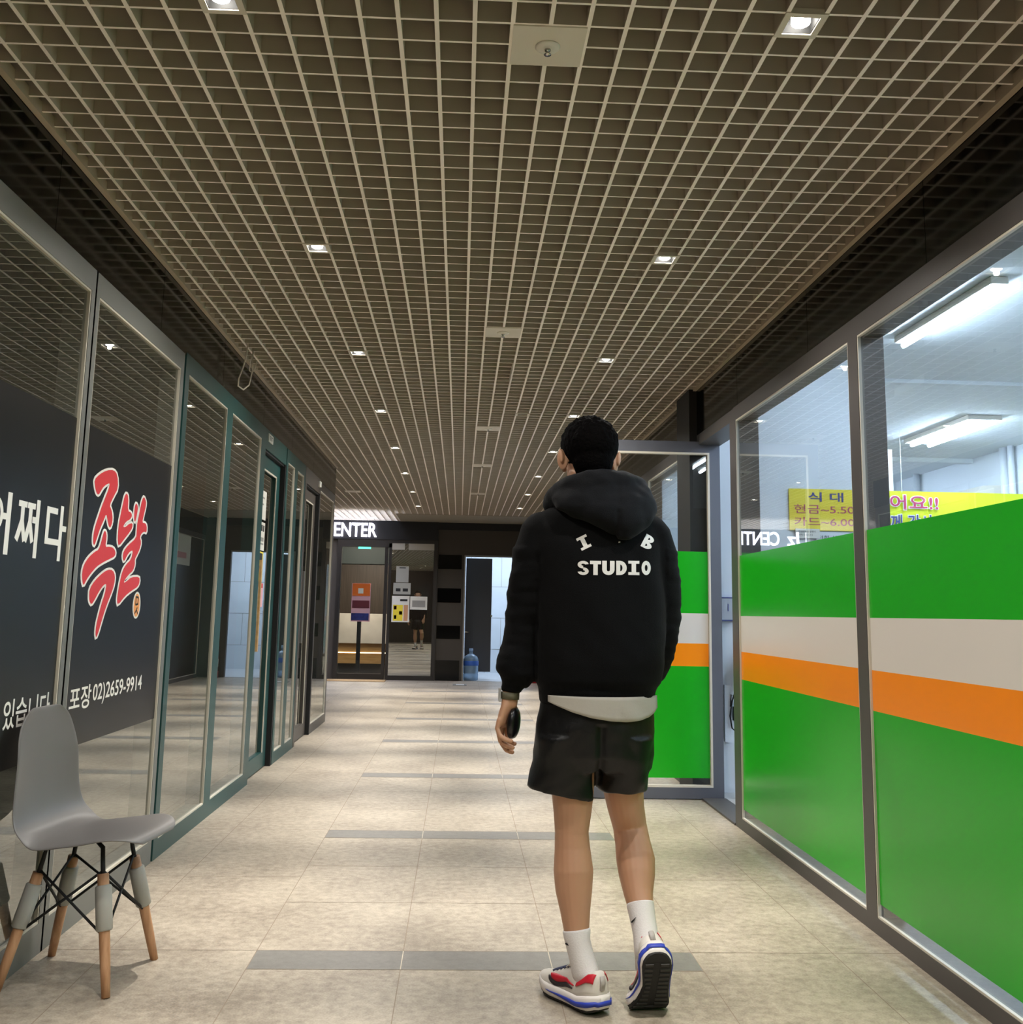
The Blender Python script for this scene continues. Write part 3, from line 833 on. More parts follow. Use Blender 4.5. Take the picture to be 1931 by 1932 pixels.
tube_light(2.87, 5.20, 6.45, 1, 'bright single fluorescent tube behind the nearest right window')
tube_light(4.70, 8.90, 10.25, 2, 'twin tube fluorescent fitting deeper in the white shop')
for x, y in ((4.7, 5.5), (4.7, 1.8), (2.87, 1.5), (2.87, 8.9), (4.0, 12.4)):
    tube_light(x, y - 0.62, y + 0.62, 2, 'fluorescent fitting of the white shop hidden from the corridor view')
# price sign on the partition
t = thing('price_sign', 'yellow price sign with Korean lines on the white partition', 'sign', (2.27, 6.99, 1.754))
s = MB(); s.box(2.267, 2.80, 6.990, 6.998, 1.754, 2.043); s.build('board', M['yellow'], t)
U, V = (1, 0, 0), (0, 0, 1)
s = MB(); text_on(s, '식 대', (2.40, 6.988, 1.955), U, V, 0.25, 0.066, 0.018); s.build('heading', M['navy'], t)
s = MB(); text_on(s, '현금~5.500', (2.30, 6.988, 1.872), U, V, 0.475, 0.062, 0.006); s.build('lettering', M['magenta'], t)
s = MB(); text_on(s, '카드~6.000', (2.30, 6.988, 1.785), U, V, 0.475, 0.062, 0.006); s.build('lettering', M['magenta'], t)
t = thing('note', 'small white note taped under the yellow price sign', 'note', (2.32, 6.985, 1.71))
s = MB(); s.box(2.305, 2.475, 6.984, 6.987, 1.70, 1.765); s.build('sheet', M['paper'], t)
s = MB(); text_on(s, '현금영수증 발행시', (2.325, 6.983, 1.738), U, V, 0.12, 0.014); text_on(s, '부탁드립니다', (2.325, 6.983, 1.715), U, V, 0.10, 0.014); s.build('lettering', M['ink'], t)
t = thing('notice', 'white notice lower on the partition right of the note', 'notice', (2.47, 6.985, 1.5))
s = MB(); s.box(2.45, 2.80, 6.988, 6.992, 1.40, 1.745); s.build('sheet', M['shop_wall'], t)
s = MB(); text_on(s, '저희 식당은', (2.46, 6.987, 1.695), U, V, 0.22, 0.026); s.build('lettering', M['ink'], t)
# banner hung across the shop
BK = 9.80 / 11.385
t = thing('banner', 'lime green banner with Korean thanks hung across the right shop', 'banner', (4.9, 9.8, 1.9))
def hang(mb):
    mb.v = [(x * BK, y * BK, 1.15 + (z - 1.15) * BK) for x, y, z in mb.v]
    return mb
s = MB()
n = 60
vs = []; fs = []
for i in range(n + 1):
    x = 4.72 + 2.05 * i / n
    for j in range(7):
        z = 2.03 + 0.575 * j / 6
        vs.append((x, 11.385 + 0.012 * noise.noise(Vector((x * 4, z * 5, 1))), z))
for i in range(n):
    for j in range(6):
        a = i * 7 + j; fs.append((a, a + 1, a + 8, a + 7))
s.add(vs, fs); hang(s).build('cloth', M['lime'], t, smooth=True)
for nm, m, y, bo_, rows in (('lettering_outline', M['white_vinyl'], 11.366, 0.05, (0, 1)), ('lettering', M['magenta'], 11.360, 0.012, (0,)), ('lettering', M['navy'], 11.360, 0.012, (1,))):
    for r_ in rows:
        s = MB()
        pad = 0.010 if nm == 'lettering_outline' else 0.0
        if r_ == 0: text_on(s, '어요!!', (4.845 - pad, y, 2.392 - pad), U, V, 0.555 + 2 * pad, 0.165 + 2 * pad, bo_)
        else: text_on(s, '께 감사드립니다', (4.845 - pad, y, 2.150 - pad), U, V, 1.10 + 2 * pad, 0.185 + 2 * pad, bo_)
        hang(s).build(nm, m, t)
s = MB(); s.tube([(4.3, 9.80, 2.39), (4.3, 9.80, 3.0)], 0.003, 6); s.build('cord', M['paper'], t)
s = MB(); s.tube([(5.7, 9.80, 2.39), (5.7, 9.80, 3.0)], 0.003, 6); s.build('cord', M['paper'], t)
# air conditioner on the side wall and pipes
t = thing('air_conditioner', 'white wall air conditioner on the side wall above the lime banner', 'air conditioner', (5.7, 11.3, 2.3))
s = MB()
pr = [(5.845, 2.30), (5.60, 2.31), (5.53, 2.36), (5.54, 2.52), (5.62, 2.61), (5.845, 2.62)]
s.prism([(a, 10.78, b) for a, b in pr], (0, 1.07, 0)); s.build('body', M['white'], t, bevel=0.01)
s = MB(); s.box(5.526, 5.531, 10.85, 11.78, 2.365, 2.38); s.build('vent', M['grey_print'], t)
for k, (y, r) in enumerate(((10.62, 0.045), (10.48, 0.035), (12.75, 0.04))):
    s = MB(); s.tube([(5.79, y, 0.0), (5.79, y, 3.0)], r, 14)
    tag(s.build('pipe', M['shop_wall'], smooth=True), ['thick white pipe beside the near end of the air conditioner', 'thinner white pipe nearest the viewer on the shop side wall', 'white pipe deeper in the shop beyond the air conditioner'][k], 'pipe')
# things seen in the door gap
t = thing('switch_box', 'pale switch box on the wall seen through the door gap', 'switch', (1.82, 6.99, 1.13))
s = MB(); s.box(1.775, 1.865, 6.965, 6.999, 1.13, 1.28); s.build('box', mat('box_grey', (176, 178, 184), 0.5), t, bevel=0.004)
s = MB(); s.box(1.77, 1.868, 6.962, 6.999, 1.125, 1.132); s.box(1.77, 1.868, 6.962, 6.999, 1.278, 1.285); s.box(1.818, 1.823, 6.963, 6.966, 1.19, 1.24); s.build('rim', M['navy'], t)
s = MB()
s.tube([(1.86, 6.96, 0.66), (1.835, 6.95, 0.60), (1.82, 6.955, 0.50), (1.835, 6.96, 0.42), (1.86, 6.96, 0.40)], 0.005, 6)
s.box(1.845, 1.885, 6.95, 6.985, 0.47, 0.56)
s.tube([(1.865, 6.96, 0.55), (1.86, 6.95, 0.62), (1.83, 6.955, 0.64), (1.825, 6.96, 0.56)], 0.004, 6)
tag(s.build('cable_bunch', M['black'], smooth=False), 'black plug and cables on the wall in the door gap', 'cables')
s = MB()
s.ellip((1.885, 6.93, 0.77), (0.035, 0.05, 0.16), 12, 8)
tag(s.build('bag', M['black'], smooth=True), 'black bag hanging in the door gap above the cables', 'bag')
s = MB(); s.box(1.79, 1.83, 6.97, 6.999, 0.33, 0.70)
tag(s.build('cable_duct', M['shop_wall']), 'white cable duct on the wall in the door gap', 'duct')
# closer on the open door
s = MB(); s.box(1.50, 1.66, 6.70, 6.72, 2.235, 2.27)

# ================================================================== BACK WALL
mb = MB()
mb.box(-6.0, -2.114, YB, YB + 0.1, 0, 2.357)
tag(mb.build('wall_back', M['brownframe']), kind='structure')
mb = MB(); mb.box(-6.0, -0.398, YB - 0.06, YB + 0.1, 2.357, 3.25); mb.box(-0.398, 1.7, YB - 0.02, YB + 0.1, 2.55, 3.25)
tag(mb.build('wall_back_fascia', mat('sign_fascia', (12, 12, 13), 0.6)), kind='structure')
mb = MB(); mb.box(-0.398, 0.06, YB, YB + 0.1, 0, 2.55); mb.box(0.06, 1.7, YB, YB + 0.1, 2.122, 2.55); mb.box(1.15, 1.7, YB, YB + 0.1, 0, 2.122)
tag(mb.build('wall_back_panel', M['fascia_brown']), kind='structure')
for k, (z0, z1) in enumerate(((1.88, 2.12), (1.31, 1.55), (0.70, 0.92), (0.0, 0.34))):
    mb = MB(); mb.box(-0.385, 0.015, YB - 0.008, YB + 0.01, z0, z1)
    tag(mb.build('trim_%d' % (5 + k), M['fascia']), kind='structure')
# glazed front of the centre
wn = struct('window_%d' % idx, (-1.2, YB, 0)); idx += 1
f = MB()
f.box(-2.114, -2.04, YB - 0.05, YB + 0.05, 0, 2.357); f.box(-2.04, -1.186, YB - 0.05, YB + 0.05, 2.226, 2.357); f.box(-1.186, -0.398, YB - 0.05, YB + 0.05, 2.30, 2.357)
f.box(-1.303, -1.25, YB - 0.04, YB + 0.04, 0, 2.226); f.box(-1.235, -1.186, YB - 0.05, YB + 0.05, 0, 2.30); f.box(-0.462, -0.398, YB - 0.05, YB + 0.05, 0, 2.30)
f.box(-2.04, -1.303, YB - 0.04, YB + 0.04, 0, 0.10); f.box(-1.186, -0.462, YB - 0.05, YB + 0.05, 0, 0.075)
f.build('frame', M['brownbar'], wn)
g = MB(); g.add([(-2.04, YB, 0.1), (-1.303, YB, 0.1), (-1.303, YB, 2.226), (-2.04, YB, 2.226)], [(0, 1, 2, 3)]); g.build('glass_pane', M['glass_back'], wn)
ang = math.radians(3.4)
g = MB(); x0, x1 = -1.186, -0.462; dy = (x1 - x0) * math.tan(ang)
g.add([(x0, YB - 0.02, 0.075), (x1, YB - 0.02 + dy, 0.075), (x1, YB - 0.02 + dy, 2.30), (x0, YB - 0.02, 2.30)], [(0, 1, 2, 3)])
tag(g.build('glass_pane', M['glass_mirror'], wn), 'dark mirror-like pane')
g = MB(); g.box(-1.186, -0.975 + 0.01, YB - 0.045, YB - 0.035, 2.19, 2.30); g.box(-0.90, -0.462, YB - 0.045, YB - 0.035, 2.19, 2.30); g.build('frosted_strip', mat('frosted', (176, 172, 160), 0.6), wn)
g = MB(); g.box(-2.06, -2.05, YB - 0.11, YB - 0.09, 0.86, 1.55); g.box(-2.06, -2.05, YB - 0.10, YB - 0.05, 0.9, 0.92); g.box(-2.06, -2.05, YB - 0.10, YB - 0.05, 1.48, 1.5); g.build('handle', M['black'], wn)
for z in (1.34, 0.96): pass
# sign
t = thing('sign', 'white lit letters on the black fascia at the end of the corridor', 'sign', (-2.2, YB - 0.06, 2.40))
s = MB()
def letters(body, x0, x1, z0, z1, y):
    vs, fs = text2d(body, 0.012)
    a = min(p[0] for p in vs); b = max(p[0] for p in vs); c = min(p[1] for p in vs); e = max(p[1] for p in vs)
    fr = [(x0 + (x - a) / (b - a) * (x1 - x0), y, z0 + (q - c) / (e - c) * (z1 - z0)) for x, q in vs]
    s.add(fr, fs)
letters('CENTER', -2.36, -1.453, 2.393, 2.635, YB - 0.105)
letters('Uz', -2.87, -2.50, 2.393, 2.635, YB - 0.105)
o = s.build('lettering', M['sign'], t)
sd = o.modifiers.new('solid', 'SOLIDIFY'); sd.thickness = 0.03; sd.offset = 0
# spotlight above the sign
t = thing('spotlight', 'small bright spotlight at the ceiling edge above the sign', 'spotlight', (-1.50, 17.2, 2.72))
s = MB(); s.tube([(-1.50, 17.2, 2.70), (-1.50, 17.26, 2.73)], [0.03, 0.035], 14); s.build('housing', M['white'], t, smooth=True)
s = MB(); s.ellip((-1.50, 17.19, 2.695), (0.03, 0.02, 0.03), 12, 8); s.build('bulb', emit_mat('spot_bulb', (235, 238, 255), 30), t, smooth=True)
s = MB(); s.box(-3.6, -1.16, 15.7, 17.55, 2.98, 3.0)  # added unseen panel that lights the bars over the sign
tag(s.build('ceiling_light', emit_mat('bar_fill_panel', (206, 220, 255), 8)), 'added cool white panel above the ceiling grid, lighting the bars over the sign', 'ceiling light')
# reception behind the left pane
mb = MB(); mb.box(-4.0, 0.0, 22.6, 22.7, 0, 3.0); mb.box(-4.1, -4.0, YB + 0.1, 22.7, 0, 3.0); mb.box(-0.42, -0.36, YB + 0.1, 22.7, 0, 3.0)
tag(mb.build('wall_reception', M['woodwall']), kind='structure')
mb = MB(); mb.box(-4.0, -0.4, YB + 0.1, 22.6, 2.7, 2.75)
tag(mb.build('ceiling_reception', M['dark_room']), kind='structure')
mb = MB(); mb.box(-4.0, -0.4, YB, 22.6, -0.05, -0.002)
tag(mb.build('floor_reception', mat('reception_floor', (70, 66, 62), 0.35)), kind='structure')
mb = MB(); mb.box(-4.0, -0.42, 19.6, 20.0, 2.02, 2.7)
tag(mb.build('wall_bulkhead', M['green_dark']), kind='structure')
CY = 19.0
k_ = CY / YB
t = thing('reception_counter', 'marble and oak reception counter behind the left glass pane', 'counter', (-1.7, CY, 0))
s = MB(); s.box(-2.6, -1.32, CY, CY + 0.6, 0.56, 1.09); s.build('front_panel', M['marble'], t)
s = MB(); s.box(-2.58, -1.34, CY + 0.03, CY + 0.6, 0.20, 0.56); s.build('base', M['oak'], t)
s = MB(); s.box(-2.6, -1.32, CY + 0.02, CY + 0.035, 0.385, 0.40); s.build('light_strip', emit_mat('strip_warm', (255, 226, 180), 2.5), t)
s = MB(); s.box(-2.55, -1.37, CY + 0.08, CY + 0.55, 0.0, 0.20); s.build('plinth', M['black'], t)
ld = bpy.data.lights.new('reception_lamp', 'AREA'); ld.energy = 60; ld.size = 1.0; ld.color = (1.0, 0.9, 0.74)
t = thing('ceiling_lamp', 'reception ceiling lamp panel hidden above the bulkhead', 'ceiling light', (-1.8, 18.5, 2.68))
s = MB(); s.box(-2.3, -1.3, 18.3, 18.7, 2.67, 2.70); s.build('panel', M['white'], t)
lo = bpy.data.objects.new('reception_lamp', ld); C.objects.link(lo); lo.parent = t; lo.location = (0, 0, -0.02)
ld = bpy.data.lights.new('rear_fill_lamp', 'AREA'); ld.energy = 40; ld.size = 1.0; ld.color = (1.0, 0.9, 0.78)  # added unseen lamp that lifts the wood wall at the back
t = thing('ceiling_lamp', 'added lamp hidden behind the green bulkhead to brighten the reception back wall', 'ceiling light', (-1.8, 21.2, 2.68))
s = MB(); s.box(-2.3, -1.3, 21.0, 21.4, 2.67, 2.70); s.build('panel', M['white'], t)
lo = bpy.data.objects.new('rear_fill_lamp', ld); C.objects.link(lo); lo.parent = t; lo.location = (0, 0, -0.02)
s = MB(); s.box(-1.76, -1.55, YB - 0.045, YB - 0.02, 2.195, 2.225)
tag(s.build('exit_light', M['exit_green']), 'green lit exit light at the top of the left glass door', 'exit sign')
# sign stand with three posters
t = thing('sign_stand', 'floor stand with orange, dark red and blue posters behind the left pane', 'sign stand', (-1.73, 18.1, 0))
s = MB(); s.box(-1.77, -1.70, 18.10, 18.13, 0.02, 1.0); s.build('post', M['black'], t)
s = MB(); s.box(-1.90, -1.57, 17.98, 18.25, 0.0, 0.02); s.build('base', M['black'], t)
s = MB(); s.box(-1.88, -1.555, 18.085, 18.10, 0.96, 1.615); s.build('board', M['pink'], t)
s = MB(); s.box(-1.87, -1.565, 18.080, 18.084, 1.40, 1.61); tag(s.build('poster', mat('poster_orange', (226, 110, 30), 0.6), t), 'orange poster')
s = MB(); s.box(-1.77, -1.68, 18.077, 18.080, 1.44, 1.53); s.build('picture', M['paper'], t)
s = MB(); s.box(-1.865, -1.57, 18.080, 18.084, 1.19, 1.32); tag(s.build('poster', mat('poster_maroon', (98, 26, 40), 0.6), t), 'dark red poster')
s = MB(); s.box(-1.875, -1.575, 18.080, 18.084, 0.98, 1.10); tag(s.build('poster', mat('poster_blue', (34, 42, 110), 0.6, vary=0.4, vscale=20), t), 'dark blue poster')
# notices on the mirror-like pane
def sheet(x0, x1, z0, z1, m, label, bands=()):
    y = YB - 0.062
    t = thing('notice', label, 'notice', (x0, y, z0))
    s = MB(); s.box(x0, x1, y, y + 0.002, z0, z1); s.build('sheet', m, t)
    for bm_, a, b, c, d in bands:
        s = MB(); s.box(x0 + a * (x1 - x0), x0 + b * (x1 - x0), y - 0.001, y + 0.001, z0 + c * (z1 - z0), z0 + d * (z1 - z0)); s.build('print', bm_, t)
M['paper_grey'] = mat('paper_grey', (168, 168, 158), 0.8)
sheet(-1.10, -0.885, 1.635, 1.91, M['paper_grey'], 'grey-white notice highest on the dark glass pane', [(M['ink'], .25, .75, .86, .92)])
sheet(-1.14, -0.845, 1.42, 1.625, M['paper_grey'], 'wide grey notice under the highest one on the dark pane', [(M['ink'], .15, .42, .3, .55), (M['ink'], .55, .85, .3, .55), (M['ink'], 0, 1, .0, .06)])
sheet(-1.155, -0.855, 0.965, 1.405, M['paper'], 'white poster with yellow picture grid on the dark pane', [(M['yellow'], .08, .63, .05, .66), (M['tan'], .68, .92, .05, .66), (M['red_print'], .12, .28, .48, .62), (M['red_print'], .42, .6, .28, .42), (M['ink'], .14, .28, .12, .26), (M['ink'], .46, .88, .8, .88)])
sheet(-0.845, -0.555, 1.18, 1.40, M['paper'], 'cream notice right of the yellow poster on the dark pane', [(M['grey_print'], .12, .88, .2, .7)])
# lit room at the far end
mb = MB(); mb.box(0.0, 2.2, 20.2, 20.3, 0, 2.7); mb.box(2.1, 2.2, YB + 0.1, 20.3, 0, 2.7); mb.box(-0.34, -0.24, YB + 0.1, 20.3, 0, 2.7)
for z in (0.6, 1.2, 1.8):
    pass
tag(mb.build('wall_washroom', M['tile_white']), kind='structure')
mb = MB()
for z, xs in ((0.45, (0.5, 1.1)), (1.05, (0.2, 0.8, 1.4)), (1.65, (0.5, 1.1)), (2.25, (0.2, 0.8, 1.4))):
    mb.box(0.0, 2.1, 20.196, 20.2, z, z + 0.006)
    for x in xs: mb.box(x, x + 0.006, 20.196, 20.2, z - 0.6 if z > .5 else 0, z)
tag(mb.build('trim_9', M['grey_print']), kind='structure')
mb = MB(); mb.box(-0.3, 2.2, YB + 0.1, 20.3, 2.7, 2.75)
tag(mb.build('ceiling_washroom', M['tile_white']), kind='structure')
mb = MB(); mb.box(-0.3, 2.2, YB, 20.3, -0.05, 0.004)
tag(mb.build('floor_washroom', mat('washroom_floor', (190, 194, 198), 0.3)), kind='structure')
t = thing('ceiling_light', 'cool white ceiling light of the lit room at the far end', 'ceiling light', (0.9, 18.9, 2.68))
s = MB(); s.box(0.2, 1.6, 18.3, 19.5, 2.675, 2.69); s.build('panel', emit_mat('panel_light', (222, 236, 255), 6.5), t)
d = struct('door_4', (0.1, 18.2, 0))
s = MB(); s.box(0.10, 0.56, 18.30, 18.345, 0.13, 2.10); s.build('leaf', M['leaf_grey'], d)
s = MB(); s.box(0.10, 0.16, 18.26, 18.275, 0.80, 0.82); s.box(0.15, 0.165, 18.26, 18.30, 0.80, 0.82); s.box(0.545, 0.575, 18.28, 18.30, 1.08, 1.11); s.build('handle', M['chrome'], d)
s = MB(); s.box(0.06, 0.085, YB - 0.02, YB + 0.14, 0, 2.122); s.box(0.06, 1.15, YB - 0.01, YB + 0.12, 2.10, 2.125); s.build('frame', M['steel'], d)
# water bottle
t = thing('water_bottle', 'blue clear water-cooler bottle standing in the lit doorway', 'bottle', (0.215, 17.93, 0.004))
M['bottle'] = mat('bottle_plastic', (164, 200, 236), 0.12)
M['bottle'].node_tree.nodes['Principled BSDF'].inputs['Transmission Weight'].default_value = 0.55
s = MB(); s.lathe([(0.10, 0.0), (0.128, 0.012), (0.13, 0.10), (0.124, 0.115), (0.13, 0.13), (0.13, 0.24), (0.124, 0.255), (0.13, 0.27), (0.13, 0.35), (0.112, 0.40), (0.06, 0.435), (0.030, 0.45), (0.028, 0.49)], 28, (0.215, 17.93, 0.004)); s.build('body', M['bottle'], t, smooth=True)
s = MB(); s.lathe([(0.034, 0.485), (0.034, 0.53), (0.028, 0.535)], 20, (0.215, 17.93, 0.004)); s.build('cap', mat('cap_blue', (150, 184, 224), 0.4), t, smooth=True)
s = MB(); s.lathe([(0.1315, 0.25), (0.1325, 0.26), (0.1325, 0.325), (0.1315, 0.33)], 28, (0.215, 17.93, 0.004)); s.build('band', mat('label_blue', (58, 104, 196), 0.4), t, smooth=True)
# fire extinguisher
t = thing('fire_extinguisher', 'red fire extinguisher at the far wall beside the man', 'fire extinguisher', (1.28, 17.55, 0))
s = MB(); s.lathe([(0.07, 0.0), (0.08, 0.01), (0.08, 0.36), (0.07, 0.41), (0.03, 0.44)], 24, (1.28, 17.55, 0)); s.build('cylinder', mat('red_paint', (176, 20, 40), 0.3), t, smooth=True)
s = MB(); s.lathe([(0.02, 0.43), (0.02, 0.47), (0.012, 0.50)], 14, (1.28, 17.55, 0)); s.box(1.24, 1.33, 17.54, 17.56, 0.49, 0.50); s.build('valve', M['black'], t)
s = MB(); s.tube([(1.27, 17.53, 0.46), (1.20, 17.5, 0.44), (1.185, 17.5, 0.3), (1.19, 17.5, 0.12)], 0.01, 8); s.build('hose', M['black'], t, smooth=True)
s = MB(); s.lathe([(0.0808, 0.18), (0.0812, 0.19), (0.0812, 0.30), (0.0808, 0.31)], 24, (1.28, 17.55, 0)); s.build('sticker', M['paper'], t, smooth=True)
# floor plate and mat
t = thing('floor_plate', 'small metal plate on the floor by the lit doorway, its reflection painted white', 'floor plate', (0.08, 16.9, 0))
s = MB(); s.box(-0.08, 0.14, 16.65, 16.95, 0.0012, 0.006); s.build('rim', M['alu'], t)
s = MB(); s.box(-0.03, 0.10, 16.70, 16.90, 0.006, 0.008); s.build('plate', mat('plate_glare', (226, 230, 232), 0.3), t)  # bright reflection painted in as plain white
s = MB(); s.box(-2.3, -1.2, 17.2, 17.65, 0.0012, 0.009)
tag(s.build('door_mat', wood_mat('mat_ochre', (150, 120, 80), (178, 150, 110), (40, 1, 1), 5, 0.9)), 'thin ochre mat before the glass front at the far end', 'mat')

# ================================================================== CHAIR
def chair():
    cx, cy = -1.168, 3.490
    fdir = Vector((0.353, -0.042)).normalized(); sdir = Vector((-fdir.y, fdir.x))
    W = lambda d, s, z: Vector((cx + fdir.x * d + sdir.x * s, cy + fdir.y * d + sdir.y * s, z))
    t = thing('shell_chair', 'grey plastic shell chair with wooden legs beside the left shop window', 'chair', (cx, cy, 0))
    prof = [(0.226, 0.424), (0.221, 0.436), (0.195, 0.445), (0.145, 0.449), (0.08, 0.446), (0.0, 0.438), (-0.07, 0.431), (-0.115, 0.437), (-0.148, 0.460), (-0.166, 0.503), (-0.174, 0.56), (-0.176, 0.62), (-0.178, 0.68), (-0.181, 0.74), (-0.186, 0.795), (-0.190, 0.822)]
    hw = [0.120, 0.158, 0.195, 0.220, 0.230, 0.234, 0.235, 0.232, 0.226, 0.216, 0.206, 0.200, 0.192, 0.178, 0.145, 0.085]
    n = 17
    rings = []
    for i, (d, z) in enumerate(prof):
        a = Vector(prof[max(i - 1, 0)]); b = Vector(prof[min(i + 1, len(prof) - 1)])
        tg = (b - a).normalized(); nr = Vector((tg.y, -tg.x)) * -1
        if nr.y < 0 and i < 6: nr = -nr
        nr = Vector((-tg.y, tg.x)); nr = nr if (nr.x > 0 or nr.y > 0) else -nr
        ring = []
        for k in range(n):
            s = -1 + 2 * k / (n - 1)
            lift = (0.004 if i < 4 else 0.010 if i < 6 else 0.018 if i < 8 else 0.022 if i < 13 else 0.010) * abs(s) ** 2.6
            if i < 2: lift = 0
            ring.append(W(d + nr.x * lift, s * hw[i], z + nr.y * lift))
        rings.append(ring)
    m = MB(); m.loft(rings, cap=False, closed=False)
    o = m.build('shell', mat('shell_grey', (106, 102, 99), 0.42), t, smooth=True, fix=False)
    so = o.modifiers.new('solid', 'SOLIDIFY'); so.thickness = 0.007; so.offset = 1
    ss = o.modifiers.new('sub', 'SUBSURF'); ss.levels = 1; ss.render_levels = 2
    wood = wood_mat('beech', (176, 128, 92), (202, 156, 118), (1, 1, 0.06), 90)
    foam = mat('foam_grey', (170, 168, 160), 0.9, bump=0.2, bscale=40)
    feet = {'fr': (-1.020, 3.306), 'r': (-0.978, 3.650), 'bl': (-1.324, 3.682), 'l': (-1.360, 3.352)}
    tops = {'fr': W(0.095, -0.10, 0.40), 'r': W(0.095, 0.10, 0.40), 'bl': W(-0.085, 0.10, 0.395), 'l': W(-0.085, -0.10, 0.395)}
    mid = {}
    for k, (x, y) in feet.items():
        top = tops[k]; bot = Vector((x, y, 0.0))
        at = lambda f: top.lerp(bot, f)
        lg = MB(); lg.tube([at(0.16), at(0.40), at(0.8), bot + Vector((0, 0, 0.0005))], [0.017, 0.0175, 0.015, 0.0125], 14)
        lo = lg.build('leg', wood, t, smooth=True)
        fo = MB(); fo.tube([at(0.24), at(0.25), at(0.545), at(0.555)], [0.020, 0.0245, 0.0245, 0.021], 16); fo.build('foam_sleeve', foam, lo, smooth=True)
        br = MB(); br.tube([W(0.05 if k in ('fr', 'r') else -0.04, 0.06 if k in ('r', 'bl') else -0.06, 0.425), top + Vector((0, 0, 0.01)), at(0.08), at(0.2)], [0.006, 0.007, 0.007, 0.007], 8); br.build('bracket', M['black'], lo, smooth=True)
        mid[k] = (at(0.14), at(0.60))
    st = MB()
    for a, b in (('fr', 'r'), ('r', 'bl'), ('bl', 'l'), ('l', 'fr')):
        st.tube([mid[a][0], mid[b][1]], 0.0042, 8); st.tube([mid[b][0], mid[a][1]], 0.0042, 8)
    st.build('wire_braces', M['black'], t, smooth=True)
    br = MB(); br.box(cx - 0.09, cx + 0.09, cy - 0.075, cy + 0.075, 0.422, 0.427)
    br.build('mount_plate', M['black'], t)
chair()

# ================================================================== MAN
skin = mat('skin', (190, 144, 114), 0.5, sss=0.08, vary=0.03, vscale=6)
hood_m = mat('hoodie_fleece', (9, 9, 10), 0.9, spec=0.12, sheen=0.02, bump=0.35, bscale=380)
short_m = mat('shorts_nylon', (10, 10, 11), 0.45, spec=0.35, bump=0.1, bscale=200)
sock_m = mat('sock_white', (226, 222, 222), 0.9, bump=0.3, bscale=200)
tee_m = mat('tee_white', (174, 168, 158), 0.85, bump=0.1, bscale=150)
hair_m = mat('hair_black', (7, 6, 6), 0.85, spec=0.04, bump=1.0, bscale=120)
man = thing('person', 'man seen from behind in black hoodie, black shorts and white socks, walking away', 'person', (0.44, 3.30, 0.0))

def prof_ring(cx, cy, z, a, b, n=40, p=2.3, tilt=0.0):
    out = []
    for k in range(n):
        th = 2 * math.pi * k / n
        c, s = math.cos(th), math.sin(th)
        x = a * math.copysign(abs(c) ** (2 / p), c); y = b * math.copysign(abs(s) ** (2 / p), s)
        out.append((cx + x, cy + y, z + tilt * x))
    return out

L_leg = [((0.352, 3.31, 0.90), (0.080, 0.095)), ((0.358, 3.31, 0.75), (0.078, 0.088)), ((0.366, 3.305, 0.60), (0.066, 0.073)), ((0.366, 3.305, 0.55), (0.060, 0.065)), ((0.364, 3.305, 0.485), (0.0525, 0.057)), ((0.366, 3.302, 0.44), (0.055, 0.056)), ((0.369, 3.292, 0.375), (0.0615, 0.062)), ((0.370, 3.288, 0.32), (0.057, 0.058)), ((0.374, 3.280, 0.26), (0.046, 0.049)), ((0.378, 3.268, 0.20), (0.0375, 0.041)), ((0.390, 3.255, 0.14), (0.034, 0.038)), ((0.408, 3.245, 0.09), (0.036, 0.042))]
R_leg = [((0.520, 3.31, 0.90), (0.080, 0.095)), ((0.523, 3.33, 0.75), (0.076, 0.086)), ((0.533, 3.365, 0.61), (0.065, 0.072)), ((0.545, 3.385, 0.55), (0.059, 0.064)), ((0.562, 3.410, 0.485), (0.0545, 0.057)), ((0.567, 3.385, 0.44), (0.056, 0.056)), ((0.570, 3.345, 0.395), (0.0610, 0.060)), ((0.569, 3.315, 0.355), (0.056, 0.055)), ((0.568, 3.285, 0.31), (0.045, 0.046)), ((0.573, 3.255, 0.265), (0.037, 0.040)), ((0.578, 3.225, 0.215), (0.034, 0.037)), ((0.580, 3.205, 0.18), (0.036, 0.040))]
def limb(mb, spec, n=20):
    mb.tube([p for p, r in spec], [r for p, r in spec], n, hint=(0, 1, 0), round_ends=True)

